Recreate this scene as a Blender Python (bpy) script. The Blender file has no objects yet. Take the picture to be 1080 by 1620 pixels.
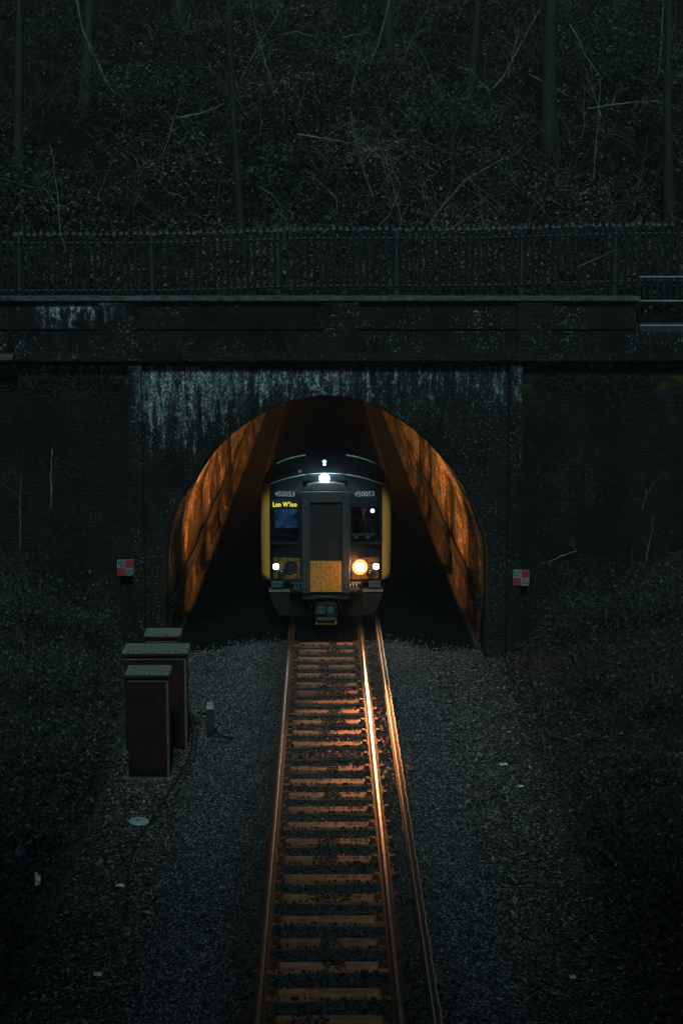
import bpy, bmesh, math, random
import numpy as np
from mathutils import Vector, Matrix, Euler
R = math.radians
S = bpy.context.scene
C = S.collection
rng = np.random.default_rng(7)
random.seed(7)

# ------------------------------------------------------------------ camera
cd = bpy.data.cameras.new('camera'); cam = bpy.data.objects.new('camera', cd); C.objects.link(cam)
F = 2650.0                                  # focal length in photo pixels (1080 x 1620)
cd.sensor_fit = 'VERTICAL'; cd.sensor_height = 24; cd.lens = 24 * F / 1620
cam.location = (-0.056, 0, 7.84)
cam.rotation_euler = (R(90 - 8.499), 0, R(-0.627))
cd.clip_start = 0.1; cd.clip_end = 2000
S.camera = cam
RM = cam.rotation_euler.to_matrix()

# ------------------------------------------------------------------ light
SUN_EL, SUN_AZ = R(45), R(180)              # dim dusk light from behind the viewer
w = bpy.data.worlds.new('World'); S.world = w; w.use_nodes = True
nt = w.node_tree; bg = nt.nodes['Background']
sky = nt.nodes.new('ShaderNodeTexSky'); sky.sky_type = 'NISHITA'; sky.sun_disc = False
sky.sun_elevation = SUN_EL; sky.sun_rotation = SUN_AZ
tint = nt.nodes.new('ShaderNodeMix'); tint.data_type = 'RGBA'; tint.blend_type = 'MULTIPLY'
tint.inputs['Factor'].default_value = 1
tint.inputs['B'].default_value = (0.74, 1.0, 0.78, 1)
nt.links.new(sky.outputs[0], tint.inputs['A']); nt.links.new(tint.outputs['Result'], bg.inputs[0])
bg.inputs[1].default_value = 0.05
sl = bpy.data.lights.new('dusk_light', 'SUN'); sl.energy = 3.0; sl.angle = R(8); sl.color = (0.58, 0.94, 0.97)
so = bpy.data.objects.new('dusk_light', sl); C.objects.link(so)
so.rotation_euler = (R(90) - SUN_EL, 0, 0)   # shines towards +Y and down
S.view_settings.view_transform = 'Standard'; S.view_settings.look = 'None'
S.view_settings.gamma = 1; S.view_settings.exposure = -1.2
S.cycles.use_denoising = True
S.cycles.max_bounces = 6; S.cycles.volume_bounces = 0
S.cycles.transparent_max_bounces = 12
S.cycles.sample_clamp_indirect = 4
S.cycles.caustics_reflective = False; S.cycles.caustics_refractive = False
HAZE_D = 0.0007

# ------------------------------------------------------------------ helpers
def ray(px, py):
    return RM @ Vector(((px - 540) / F, -(py - 810) / F, -1.0))
def at(px, py, Y):
    d = ray(px, py); return cam.location + d * (Y / d.y)
def on_z(px, py, z):
    d = ray(px, py); return cam.location + d * ((z - cam.location.z) / d.z)
def ss(a, b, x):
    t = np.clip((np.asarray(x, float) - a) / (b - a), 0, 1); return t * t * (3 - 2 * t)

def put(o, parent=None, label=None, cat=None, group=None, kind=None):
    if parent is not None: o.parent = parent
    if label: o['label'] = label
    if cat: o['category'] = cat
    if group: o['group'] = group
    if kind: o['kind'] = kind
    return o
def empty(name, loc, label, cat, group=None):
    o = bpy.data.objects.new(name, None); C.objects.link(o); o.location = loc
    o.empty_display_size = 0.2
    return put(o, None, label, cat, group)
def link(name, me, m, parent=None, **k):
    o = bpy.data.objects.new(name, me); C.objects.link(o)
    for mm in (m if isinstance(m, (list, tuple)) else [m]): me.materials.append(mm)
    if parent is not None:
        o.parent = parent
        o.matrix_parent_inverse = Matrix.Translation(parent.location).inverted() if parent.parent is None and k.pop('world', True) else Matrix()
    return put(o, None, **k)
def copy_tree(o, loc=None, rz=None, scale=None):
    r = o.copy(); C.objects.link(r)
    if loc is not None: r.location = loc
    if rz is not None: r.rotation_euler.z = rz
    if scale is not None: r.scale = scale
    for ch in list(o.children):
        c = ch.copy(); C.objects.link(c); c.parent = r
        for g in list(ch.children):
            d = g.copy(); C.objects.link(d); d.parent = c
    return r

class MB:
    """collects simple solids into one mesh; coordinates are world or local as given"""
    def __init__(s): s.v = []; s.f = []; s.sm = []
    def add(s, vs, fs, smooth=False):
        n = len(s.v); s.v += [tuple(x) for x in vs]; s.f += [[n + i for i in f] for f in fs]; s.sm += [smooth] * len(fs)
    def box(s, x0, x1, y0, y1, z0, z1):
        v = [(x, y, z) for z in (z0, z1) for y in (y0, y1) for x in (x0, x1)]
        s.add(v, [(0, 2, 3, 1), (4, 5, 7, 6), (0, 1, 5, 4), (2, 6, 7, 3), (0, 4, 6, 2), (1, 3, 7, 5)])
    def prism(s, poly, y0, y1):
        """poly of (x, z), extruded along y"""
        n = len(poly); v = [(x, y0, z) for x, z in poly] + [(x, y1, z) for x, z in poly]
        s.add(v, [tuple(range(n)), tuple(range(2 * n - 1, n - 1, -1))] + [(i, i + n, (i + 1) % n + n, (i + 1) % n) for i in range(n)])
    def tube(s, pts, rad, n=6, cap=True):
        pts = [Vector(p) for p in pts]; m = len(pts)
        if not hasattr(rad, '__len__'): rad = [rad] * m
        vs = []; up = Vector((0.13, 0.21, 1)).normalized()
        for i, p in enumerate(pts):
            t = (pts[min(i + 1, m - 1)] - pts[max(i - 1, 0)]).normalized()
            a = t.cross(up)
            if a.length < .05: a = t.cross(Vector((1, 0, 0)))
            a.normalize(); b = t.cross(a)
            for k in range(n):
                q = 2 * math.pi * k / n
                vs.append(p + (a * math.cos(q) + b * math.sin(q)) * rad[i])
        fs = [(i * n + k, i * n + (k + 1) % n, (i + 1) * n + (k + 1) % n, (i + 1) * n + k) for i in range(m - 1) for k in range(n)]
        if cap: fs += [tuple(range(n - 1, -1, -1)), tuple((m - 1) * n + k for k in range(n))]
        s.add(vs, fs, True)
    def disc(s, c, r, y0, y1, n=28, r1=None):
        """cylinder along y"""
        r1 = r if r1 is None else r1
        v = [(c[0] + r * math.cos(2 * math.pi * k / n), y0, c[1] + r * math.sin(2 * math.pi * k / n)) for k in range(n)]
        v += [(c[0] + r1 * math.cos(2 * math.pi * k / n), y1, c[1] + r1 * math.sin(2 * math.pi * k / n)) for k in range(n)]
        s.add(v, [tuple(range(n)), tuple(range(2 * n - 1, n - 1, -1))] + [(k, k + n, (k + 1) % n + n, (k + 1) % n) for k in range(n)])
    def ring(s, c, ro, ri, y0, y1, n=28):
        v = []
        for r, y in ((ro, y0), (ro, y1), (ri, y1), (ri, y0)):
            v += [(c[0] + r * math.cos(2 * math.pi * k / n), y, c[1] + r * math.sin(2 * math.pi * k / n)) for k in range(n)]
        s.add(v, [(a * n + k, a * n + (k + 1) % n, ((a + 1) % 4) * n + (k + 1) % n, ((a + 1) % 4) * n + k) for a in range(4) for k in range(n)], True)
    def ball(s, c, r, sz=1.0, n=10, m=7):
        vs = [(c[0], c[1], c[2] - r * sz)]
        for i in range(1, m):
            ph = math.pi * i / m
            vs += [(c[0] + r * math.sin(ph) * math.cos(2 * math.pi * k / n), c[1] + r * math.sin(ph) * math.sin(2 * math.pi * k / n), c[2] - r * sz * math.cos(ph)) for k in range(n)]
        vs.append((c[0], c[1], c[2] + r * sz))
        L = len(vs) - 1
        fs = [(0, 1 + (k + 1) % n, 1 + k) for k in range(n)]
        for i in range(m - 2):
            fs += [(1 + i * n + k, 1 + i * n + (k + 1) % n, 1 + (i + 1) * n + (k + 1) % n, 1 + (i + 1) * n + k) for k in range(n)]
        fs += [(L, 1 + (m - 2) * n + k, 1 + (m - 2) * n + (k + 1) % n) for k in range(n)]
        s.add(vs, fs, True)
    def build(s, name, m, parent=None, bevel=0, **k):
        me = bpy.data.meshes.new(name); me.from_pydata(s.v, [], s.f)
        me.polygons.foreach_set('use_smooth', s.sm)
        bm = bmesh.new(); bm.from_mesh(me); bmesh.ops.recalc_face_normals(bm, faces=bm.faces)
        if bevel:
            es = [e for e in bm.edges if len(e.link_faces) == 2 and e.calc_face_angle(0) > 0.6]
            bmesh.ops.bevel(bm, geom=es, offset=bevel, segments=2, profile=0.6, affect='EDGES', clamp_overlap=True)
        bm.to_mesh(me); bm.free(); me.update()
        return link(name, me, m, parent, **k)

def mesh_np(name, V, Fq, m, attr=None, smooth=False, **k):
    """big mesh from numpy arrays; Fq is (n,3) or (n,4)"""
    me = bpy.data.meshes.new(name); nf, c = Fq.shape
    me.vertices.add(len(V)); me.vertices.foreach_set('co', V.astype(np.float32).ravel())
    me.loops.add(nf * c); me.loops.foreach_set('vertex_index', Fq.astype(np.int32).ravel())
    me.polygons.add(nf); me.polygons.foreach_set('loop_start', np.arange(nf, dtype=np.int32) * c)
    me.polygons.foreach_set('use_smooth', np.full(nf, smooth))
    me.update(calc_edges=True)
    if attr is not None:
        a = me.attributes.new('rnd', 'FLOAT', 'FACE'); a.data.foreach_set('value', attr.astype(np.float32))
    return link(name, me, m, **k)

def grid(name, X, Yv, Zf, m, **k):
    """height field over the x and y sample lists"""
    GX, GY = np.meshgrid(X, Yv); Z = Zf(GX, GY)
    V = np.stack([GX, GY, Z], -1).reshape(-1, 3); nx, ny = len(X), len(Yv)
    i = np.arange(ny - 1)[:, None] * nx + np.arange(nx - 1)[None]
    Fq = np.stack([i, i + 1, i + nx + 1, i + nx], -1).reshape(-1, 4)
    return mesh_np(name, V, Fq, m, smooth=True, **k)

def rotmats(n, g=None):
    g = g or rng
    q = g.normal(size=(n, 4)); q /= np.linalg.norm(q, axis=1)[:, None]
    a, b, c, d = q.T
    return np.stack([np.stack([1 - 2 * (c * c + d * d), 2 * (b * c - a * d), 2 * (b * d + a * c)], -1),
                     np.stack([2 * (b * c + a * d), 1 - 2 * (b * b + d * d), 2 * (c * d - a * b)], -1),
                     np.stack([2 * (b * d - a * c), 2 * (c * d + a * b), 1 - 2 * (b * b + c * c)], -1)], 1)
bm = bmesh.new(); bmesh.ops.create_icosphere(bm, subdivisions=1, radius=1)
ICO_V = np.array([v.co[:] for v in bm.verts]); ICO_F = np.array([[v.index for v in f.verts] for f in bm.faces]); bm.free()
def stones(name, P, size, m, flat=0.7, **k):
    n = len(P); var = np.array([ICO_V * (1 + rng.uniform(-.28, .28, (12, 1))) * np.array([1, rng.uniform(.6, .9), rng.uniform(.5, .8)]) for _ in range(12)])
    V = var[rng.integers(0, 12, n)] * size[:, None, None]
    V = np.einsum('nij,nkj->nki', rotmats(n), V); V[:, :, 2] *= flat
    V += P[:, None]
    Fq = (ICO_F[None] + (np.arange(n) * 12)[:, None, None]).reshape(-1, 3)
    return mesh_np(name, V.reshape(-1, 3), Fq, m, np.repeat(rng.random(n) ** 1.6, 20), **k)
def leaves(name, P, size, m, up=0.5, lng=1.7, **k):
    """diamond leaves, up = how much they lie flat (1 = flat)"""
    n = len(P)
    M = rotmats(n); nr = M[:, :, 2]; nr[:, 2] = np.abs(nr[:, 2]) + up * 3 * rng.random(n); nr /= np.linalg.norm(nr, axis=1)[:, None]
    a = np.cross(nr, M[:, :, 0]); a /= np.linalg.norm(a, axis=1)[:, None] + 1e-9; b = np.cross(nr, a)
    s = size[:, None]
    q = np.stack([P - a * s * lng / 2, P - b * s * .42 + nr * s * .12, P + a * s * lng / 2, P + b * s * .42 + nr * s * .12], 1)
    Fq = np.arange(n * 4).reshape(n, 4)
    return mesh_np(name, q.reshape(-1, 3), Fq, m, rng.random(n) ** 2.6, **k)

# ------------------------------------------------------------------ materials
MATS = {}
def mat(name, a, b=None, scale=5.0, rough=.8, metal=0.0, bump=0.0, bscale=None, spec=None, rnd=False, stretch=(1, 1, 1), emit=None, es=0, coat=0):
    m = bpy.data.materials.new(name); m.use_nodes = True; t = m.node_tree; N = t.nodes; L = t.links
    p = N['Principled BSDF']; p.inputs['Roughness'].default_value = rough; p.inputs['Metallic'].default_value = metal
    if spec is not None: p.inputs['Specular IOR Level'].default_value = spec
    if coat: p.inputs['Coat Weight'].default_value = coat; p.inputs['Coat Roughness'].default_value = .12
    p.inputs['Base Color'].default_value = (*a, 1)
    if b is not None or bump:
        tc = N.new('ShaderNodeTexCoord'); mp = N.new('ShaderNodeMapping'); L.new(tc.outputs['Object'], mp.inputs[0])
        mp.inputs['Scale'].default_value = stretch
    if b is not None:
        r = N.new('ShaderNodeValToRGB'); r.color_ramp.elements[0].color = (*a, 1); r.color_ramp.elements[1].color = (*b, 1)
        if rnd:
            at_ = N.new('ShaderNodeAttribute'); at_.attribute_name = 'rnd'; L.new(at_.outputs['Fac'], r.inputs[0])
        else:
            nz = N.new('ShaderNodeTexNoise'); nz.inputs['Scale'].default_value = scale; nz.inputs['Detail'].default_value = 6; nz.inputs['Roughness'].default_value = .65
            L.new(mp.outputs[0], nz.inputs[0]); L.new(nz.outputs[0], r.inputs[0])
            r.color_ramp.elements[0].position = .38; r.color_ramp.elements[1].position = .66
        L.new(r.outputs[0], p.inputs['Base Color'])
    if bump:
        n2 = N.new('ShaderNodeTexNoise'); n2.inputs['Scale'].default_value = bscale or scale * 4; n2.inputs['Detail'].default_value = 5
        L.new(mp.outputs[0], n2.inputs[0]); bp = N.new('ShaderNodeBump'); bp.inputs['Strength'].default_value = 1; bp.inputs['Distance'].default_value = bump
        L.new(n2.outputs[0], bp.inputs['Height']); L.new(bp.outputs[0], p.inputs['Normal'])
    if emit: p.inputs['Emission Color'].default_value = (*emit, 1); p.inputs['Emission Strength'].default_value = es
    MATS[name] = m
    return m
def glass(name, tintc=(.5, .6, .65), gl=.12, rough=.03):
    m = bpy.data.materials.new(name); m.use_nodes = True; t = m.node_tree; N = t.nodes; L = t.links
    for n in list(N): N.remove(n)
    o = N.new('ShaderNodeOutputMaterial'); tr = N.new('ShaderNodeBsdfTransparent'); tr.inputs[0].default_value = (*tintc, 1)
    g = N.new('ShaderNodeBsdfGlossy'); g.inputs['Roughness'].default_value = rough; mx = N.new('ShaderNodeMixShader'); mx.inputs[0].default_value = gl
    L.new(tr.outputs[0], mx.inputs[1]); L.new(g.outputs[0], mx.inputs[2]); L.new(mx.outputs[0], o.inputs[0]); return m

M_ground = mat('soil', (.004, .004, .003), (.012, .011, .008), 3, bump=.05)
M_hill = mat('woodland_soil', (.002, .002, .0015), (.012, .011, .008), 2.5, rough=1, spec=.05, bump=.12, bscale=9)
M_bed = mat('ballast_dirt', (.012, .014, .014), (.05, .053, .05), 25, bump=.03, bscale=40)
M_trough = mat('dirty_concrete', (.012, .010, .009), (.06, .05, .04), 6, rough=.9, bump=.01)
M_darkfloor = mat('near_black_floor', (.004, .004, .004), (.010, .009, .008), 25, spec=0, rough=1, bump=.03, bscale=40)  # near-black, darker than the ballast bed outside
def stone_mat():
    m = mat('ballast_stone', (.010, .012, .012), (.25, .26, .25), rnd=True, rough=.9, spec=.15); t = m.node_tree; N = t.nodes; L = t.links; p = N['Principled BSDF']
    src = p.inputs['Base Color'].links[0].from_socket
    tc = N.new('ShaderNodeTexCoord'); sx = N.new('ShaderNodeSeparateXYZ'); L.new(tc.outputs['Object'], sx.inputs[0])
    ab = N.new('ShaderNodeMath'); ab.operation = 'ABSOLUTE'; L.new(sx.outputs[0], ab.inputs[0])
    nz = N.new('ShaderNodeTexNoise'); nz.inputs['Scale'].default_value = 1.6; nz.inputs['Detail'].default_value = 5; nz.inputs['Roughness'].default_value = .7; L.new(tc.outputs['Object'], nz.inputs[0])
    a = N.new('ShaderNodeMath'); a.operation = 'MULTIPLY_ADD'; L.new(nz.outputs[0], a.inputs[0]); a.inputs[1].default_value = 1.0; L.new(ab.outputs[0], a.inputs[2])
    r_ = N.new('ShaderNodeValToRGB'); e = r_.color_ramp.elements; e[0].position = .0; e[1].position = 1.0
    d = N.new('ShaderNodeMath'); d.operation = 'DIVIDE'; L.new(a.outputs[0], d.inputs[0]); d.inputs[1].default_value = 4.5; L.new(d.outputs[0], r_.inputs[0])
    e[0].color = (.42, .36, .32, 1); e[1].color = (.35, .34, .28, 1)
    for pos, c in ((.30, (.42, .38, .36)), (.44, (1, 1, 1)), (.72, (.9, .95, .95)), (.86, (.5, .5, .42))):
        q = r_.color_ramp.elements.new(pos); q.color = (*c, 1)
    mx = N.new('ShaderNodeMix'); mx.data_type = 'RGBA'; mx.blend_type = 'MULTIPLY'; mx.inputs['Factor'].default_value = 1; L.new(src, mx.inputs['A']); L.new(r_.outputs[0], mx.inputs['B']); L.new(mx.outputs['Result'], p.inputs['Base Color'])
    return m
M_stone = stone_mat()
M_litter = mat('leaf_litter', (.012, .009, .006), (.34, .23, .14), rnd=True, rough=.7)
M_leaf = mat('ivy_leaf', (.007, .013, .010), (.075, .105, .08), rnd=True, rough=.6, spec=.3)
M_leaf2 = mat('bramble_leaf', (.008, .009, .007), (.085, .085, .058), rnd=True, rough=.6, spec=.3)
M_bark = mat('bark', (.004, .0045, .004), (.018, .019, .016), 8, bump=.02, stretch=(1, 1, .25))
M_twig = mat('pale_twig', (.05, .055, .045), (.24, .24, .21), 6)
M_cane2 = mat('dead_cane', (.02, .02, .016), (.20, .19, .165), 3)
M_cane = mat('bramble_cane', (.015, .014, .01), (.09, .085, .07), 6)
M_moss = mat('moss', (.015, .016, .006), (.055, .052, .018), rnd=True, rough=.9)
M_sleeper = mat('sleeper_wood', (.20, .085, .05), (.46, .20, .12), 9, rough=.85, bump=.006, bscale=60, spec=.25, stretch=(.3, 1, 1))
_t = M_sleeper.node_tree; _p = _t.nodes['Principled BSDF']; _oi = _t.nodes.new('ShaderNodeObjectInfo'); _mr = _t.nodes.new('ShaderNodeMapRange'); _mr.inputs[3].default_value = .55; _mr.inputs[4].default_value = 1.1
_src = _p.inputs['Base Color'].links[0].from_socket; _mx = _t.nodes.new('ShaderNodeVectorMath'); _mx.operation = 'SCALE'; _t.links.new(_oi.outputs['Random'], _mr.inputs[0]); _t.links.new(_src, _mx.inputs[0]); _t.links.new(_mr.outputs[0], _mx.inputs['Scale']); _t.links.new(_mx.outputs[0], _p.inputs['Base Color'])
M_rust = mat('rusty_iron', (.04, .016, .009), (.12, .05, .024), 20, rough=.75, spec=.3, metal=.1, bump=.003, bscale=80)
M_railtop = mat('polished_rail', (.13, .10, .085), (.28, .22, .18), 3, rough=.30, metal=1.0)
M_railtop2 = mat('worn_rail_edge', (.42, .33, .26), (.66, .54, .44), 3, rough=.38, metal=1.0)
M_dark = mat('black_metal', (.010, .012, .013), (.03, .032, .033), 6, rough=.5, bump=.004)
M_black = mat('oily_black', (.003, .003, .003), (.008, .008, .008), 12, rough=.6, spec=.2)
M_steel = mat('galvanised_steel', (.005, .006, .006), (.022, .026, .026), 9, rough=.8, spec=.15)
M_grille = mat('grille_metal', (.008, .009, .009), (.03, .033, .033), 14, rough=.6)
M_spike = mat('lit_spike_tint', (.10, .13, .13), (.26, .31, .31), 14, rough=.5)  # paler than the pales: light caught by the tips, put into the colour
M_pale = mat('pale_rail_paint', (.25, .28, .28), (.42, .46, .46), 8, rough=.5)
M_cable = mat('cable_rubber', (.010, .011, .011), rough=.7, spec=.15)
M_rust2 = mat('dark_rust', (.02, .010, .007), (.06, .028, .016), 20, rough=.7, bump=.003, bscale=80, spec=.3)
M_front = mat('cab_dark_paint', (.006, .010, .014), (.012, .018, .024), 3, rough=.28, spec=.6)
M_blue = mat('cab_blue_grey', (.03, .05, .06), (.06, .085, .095), 6, rough=.4)
M_yel = mat('warning_yellow', (.92, .40, .06), (.98, .47, .09), 6, rough=.45, bump=.002)
M_yel2 = mat('grimy_yellow', (.45, .17, .03), (.85, .36, .06), 14, rough=.5, bump=.003)
M_yel3 = mat('dirty_yellow', (.10, .045, .01), (.42, .18, .03), 14, rough=.6)
M_halo = mat('headlight_halo', (.6, .4, .2), emit=(1, .34, .07), es=5)
M_halo2 = mat('top_lamp_halo', (.5, .5, .5), emit=(.5, .75, .9), es=1.2)
M_gang = mat('gangway_rubber', (.020, .024, .024), (.06, .066, .066), 30, rough=.75, bump=.006, bscale=60)
M_door = mat('door_grey', (.006, .007, .007), (.018, .018, .017), 20, rough=.6)
M_white = mat('white_paint', (.55, .58, .58), (.8, .82, .82), 9, rough=.5)
M_signw = mat('sign_white', (.16, .19, .19), (.34, .38, .37), 9, rough=.6)
M_signd = mat('weathered_sign_white', (.01, .012, .012), (.42, .46, .45), 16, rough=.6)
M_red = mat('red_paint', (.24, .015, .02), (.36, .03, .035), 9, rough=.5)
M_body = mat('train_side', (.05, .06, .08), (.08, .09, .11), 4, rough=.4)
M_inter = mat('saloon_lining', (.3, .28, .25), rough=.7)
M_cab = mat('cab_interior', (.02, .05, .09), (.04, .08, .13), 5, rough=.6)
M_glass = glass('side_glass', (.85, .85, .85), .05)
M_wind = glass('windscreen_glass', (.5, .6, .65), .06, .06)
M_lens = mat('dark_lens', (.02, .025, .03), rough=.1, spec=.8, coat=1)
M_headl = mat('lit_headlamp', (1, .9, .8), emit=(1, .55, .24), es=650)
M_mark = mat('lit_marker', (1, 1, 1), emit=(.85, .95, 1), es=60)
M_toplamp = mat('lit_top_lamp', (1, 1, 1), emit=(.8, .95, 1), es=200)
M_led = mat('led_text', (1, .9, 0), emit=(1, .85, .05), es=2.4)
M_cablight = mat('lit_cab_lamp', (1, 1, 1), emit=(.6, .85, 1), es=14)
M_skyrefl = mat('sky_reflection_glow', (.004, .02, .08), (.10, .32, .6), 4, emit=(.03, .12, .3), es=.4)  # glow colour for the sky reflected in the left windscreen
M_skin = mat('skin', (.35, .16, .11), rough=.6)
M_hair = mat('hair', (.02, .015, .012), rough=.7)
M_shirt = mat('shirt', (.05, .02, .03), rough=.8)
M_lid = mat('cabinet_lid_paint', (.05, .055, .05), (.27, .28, .24), 30, rough=.6, bump=.003)
M_cabi = mat('cabinet_paint', (.005, .010, .011), (.050, .011, .008), 2.2, spec=.1, rough=.55, bump=.004, bscale=20)
M_edge = mat('cabinet_edge_trim', (.06, .05, .035), (.14, .12, .09), 12, rough=.6)
M_plast = mat('grey_plastic_lid', (.22, .30, .31), (.34, .42, .43), 12, rough=.5)
M_paper = mat('paper_scrap', (.45, .5, .5), (.75, .8, .8), 20, rough=.7)

def masonry(name, base, base2, streaks, moss=False, specks=.75):
    """sooty brickwork; streaks = white lime runs that start under the cornice"""
    m = bpy.data.materials.new(name); m.use_nodes = True; t = m.node_tree; N = t.nodes; L = t.links; p = N['Principled BSDF']
    p.inputs['Roughness'].default_value = .8; p.inputs['Specular IOR Level'].default_value = .1
    tc = N.new('ShaderNodeTexCoord')
    def noise(sc, scale, det=5, rough=.6, off=(0, 0, 0)):
        mp = N.new('ShaderNodeMapping'); mp.inputs['Scale'].default_value = sc; mp.inputs['Location'].default_value = off; L.new(tc.outputs['Object'], mp.inputs[0])
        n = N.new('ShaderNodeTexNoise'); n.inputs['Scale'].default_value = scale; n.inputs['Detail'].default_value = det; n.inputs['Roughness'].default_value = rough
        L.new(mp.outputs[0], n.inputs[0]); return n.outputs[0]
    def mr(x, a, b, c=0.0, d=1.0):
        n = N.new('ShaderNodeMapRange'); n.interpolation_type = 'SMOOTHSTEP'
        for i, v in enumerate((a, b, c, d)): n.inputs[i + 1].default_value = v
        L.new(x, n.inputs[0]); return n.outputs[0]
    def ma(op, x, y):
        n = N.new('ShaderNodeMath'); n.operation = op; n.use_clamp = False
        for i, v in enumerate((x, y)):
            if isinstance(v, (int, float)): n.inputs[i].default_value = v
            else: L.new(v, n.inputs[i])
        return n.outputs[0]
    sx = N.new('ShaderNodeSeparateXYZ'); L.new(tc.outputs['Object'], sx.inputs[0]); X, Z = sx.outputs[0], sx.outputs[2]
    cx = N.new('ShaderNodeCombineXYZ'); L.new(X, cx.inputs[0]); L.new(Z, cx.inputs[1])
    br = N.new('ShaderNodeTexBrick'); br.inputs['Scale'].default_value = 1; br.inputs['Brick Width'].default_value = .235; br.inputs['Row Height'].default_value = .078
    br.inputs['Mortar Size'].default_value = .007; L.new(cx.outputs[0], br.inputs[0])
    br.inputs[1].default_value = (*base, 1); br.inputs[2].default_value = (*base2, 1); br.inputs['Mortar'].default_value = tuple(c * .6 for c in base) + (1,)
    col = br.outputs[0]
    def mixc(c, fac, rgb):
        n = N.new('ShaderNodeMix'); n.data_type = 'RGBA'; L.new(fac, n.inputs['Factor']); L.new(c, n.inputs['A']); n.inputs['B'].default_value = (*rgb, 1); return n.outputs['Result']
    col = mixc(col, mr(noise((1, 1, .5), 1.3), .45, .62, 0, .7), tuple(c * .45 for c in base))
    for (x0, x1, z0, z1, lo, hi, sz, seed) in streaks:
        xm = ma('MULTIPLY', mr(X, x0 - .25, x0 + .25), mr(X, x1 - .5, x1 + .5, 1, 0))
        run = ma('ADD', ma('MULTIPLY', noise((2.2, 1, .22), sz, 6, .75, (seed, 0, seed)), .52), ma('MULTIPLY', noise((1, 1, .55), 9, 7, .85, (0, seed, 0)), .48))
        run = ma('ADD', ma('MULTIPLY', ma('SUBTRACT', run, .5), 2.4), .5)
        # each run dies out at its own depth
        dep = ma('ADD', ma('MULTIPLY', mr(Z, z0, z1), .30), 0.0)
        v = ma('ADD', ma('SUBTRACT', run, .30), dep)
        f = ma('MULTIPLY', mr(v, lo, hi + .14), ma('MULTIPLY', xm, mr(Z, z1 + .02, z1 + .07, 1, 0)))
        f = ma('MULTIPLY', f, mr(Z, z0 - .1, z0 + .35))
        f = ma('MULTIPLY', f, mr(noise((1, 1, .7), 22, 5, .85), .42, .60, .0, 1))
        col = mixc(col, f, (.62, .72, .76))
    # scattered pale specks
    sp = ma('MULTIPLY', mr(noise((1, 1, .8), 26, 3, .6, (3, 3, 3)), .60, .68), mr(noise((1, 1, .7), 1.3, 4, .7, (8, 2, 1)), .40, .62))
    col = mixc(col, ma('MULTIPLY', sp, specks), (.40, .46, .46))
    if moss:
        f = ma('MULTIPLY', ma('MULTIPLY', mr(Z, 5.10, 5.35), mr(Z, 5.5, 5.72, 1, 0)), mr(noise((1, 1, 2), 3, 5, .7), .42, .6))
        col = mixc(col, f, (.040, .040, .014))
    L.new(col, p.inputs['Base Color'])
    bp = N.new('ShaderNodeBump'); bp.inputs['Strength'].default_value = .8; bp.inputs['Distance'].default_value = .02
    h = ma('ADD', ma('MULTIPLY', br.outputs['Fac'], -.4), noise((1, 1, 1), 9)); L.new(h, bp.inputs['Height']); L.new(bp.outputs[0], p.inputs['Normal'])
    return m
B0, B1 = (.010, .011, .010), (.020, .019, .017)
M_brick = masonry('sooty_brick', B0, B1, [(-3.7, -1.9, 3.6, 5.72, .33, .50, 3.2, 1.0), (-2.0, .4, 4.4, 5.64, .41, .56, 3.6, 5.0), (.2, 4.0, 3.6, 5.7, .47, .62, 4.0, 9.0)])
M_parapet = masonry('parapet_brick', B0, B1, [(-5.7, -4.5, 6.1, 7.0, .36, .52, 2.2, 3.0), (-1.6, 4.0, 6.1, 6.5, .70, .85, 4, 2.0)])
M_wing = masonry('wing_wall_brick', (.009, .010, .009), (.016, .016, .013), [(-7.2, -3.9, 5.45, 5.74, .36, .5, 3, 2.0), (4.0, 7.6, 5.55, 5.78, .40, .54, 3.5, 6.0)], moss=True, specks=.16)
M_cop = mat('coping_stone', (.03, .033, .03), (.11, .12, .11), 7, bump=.01)

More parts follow.
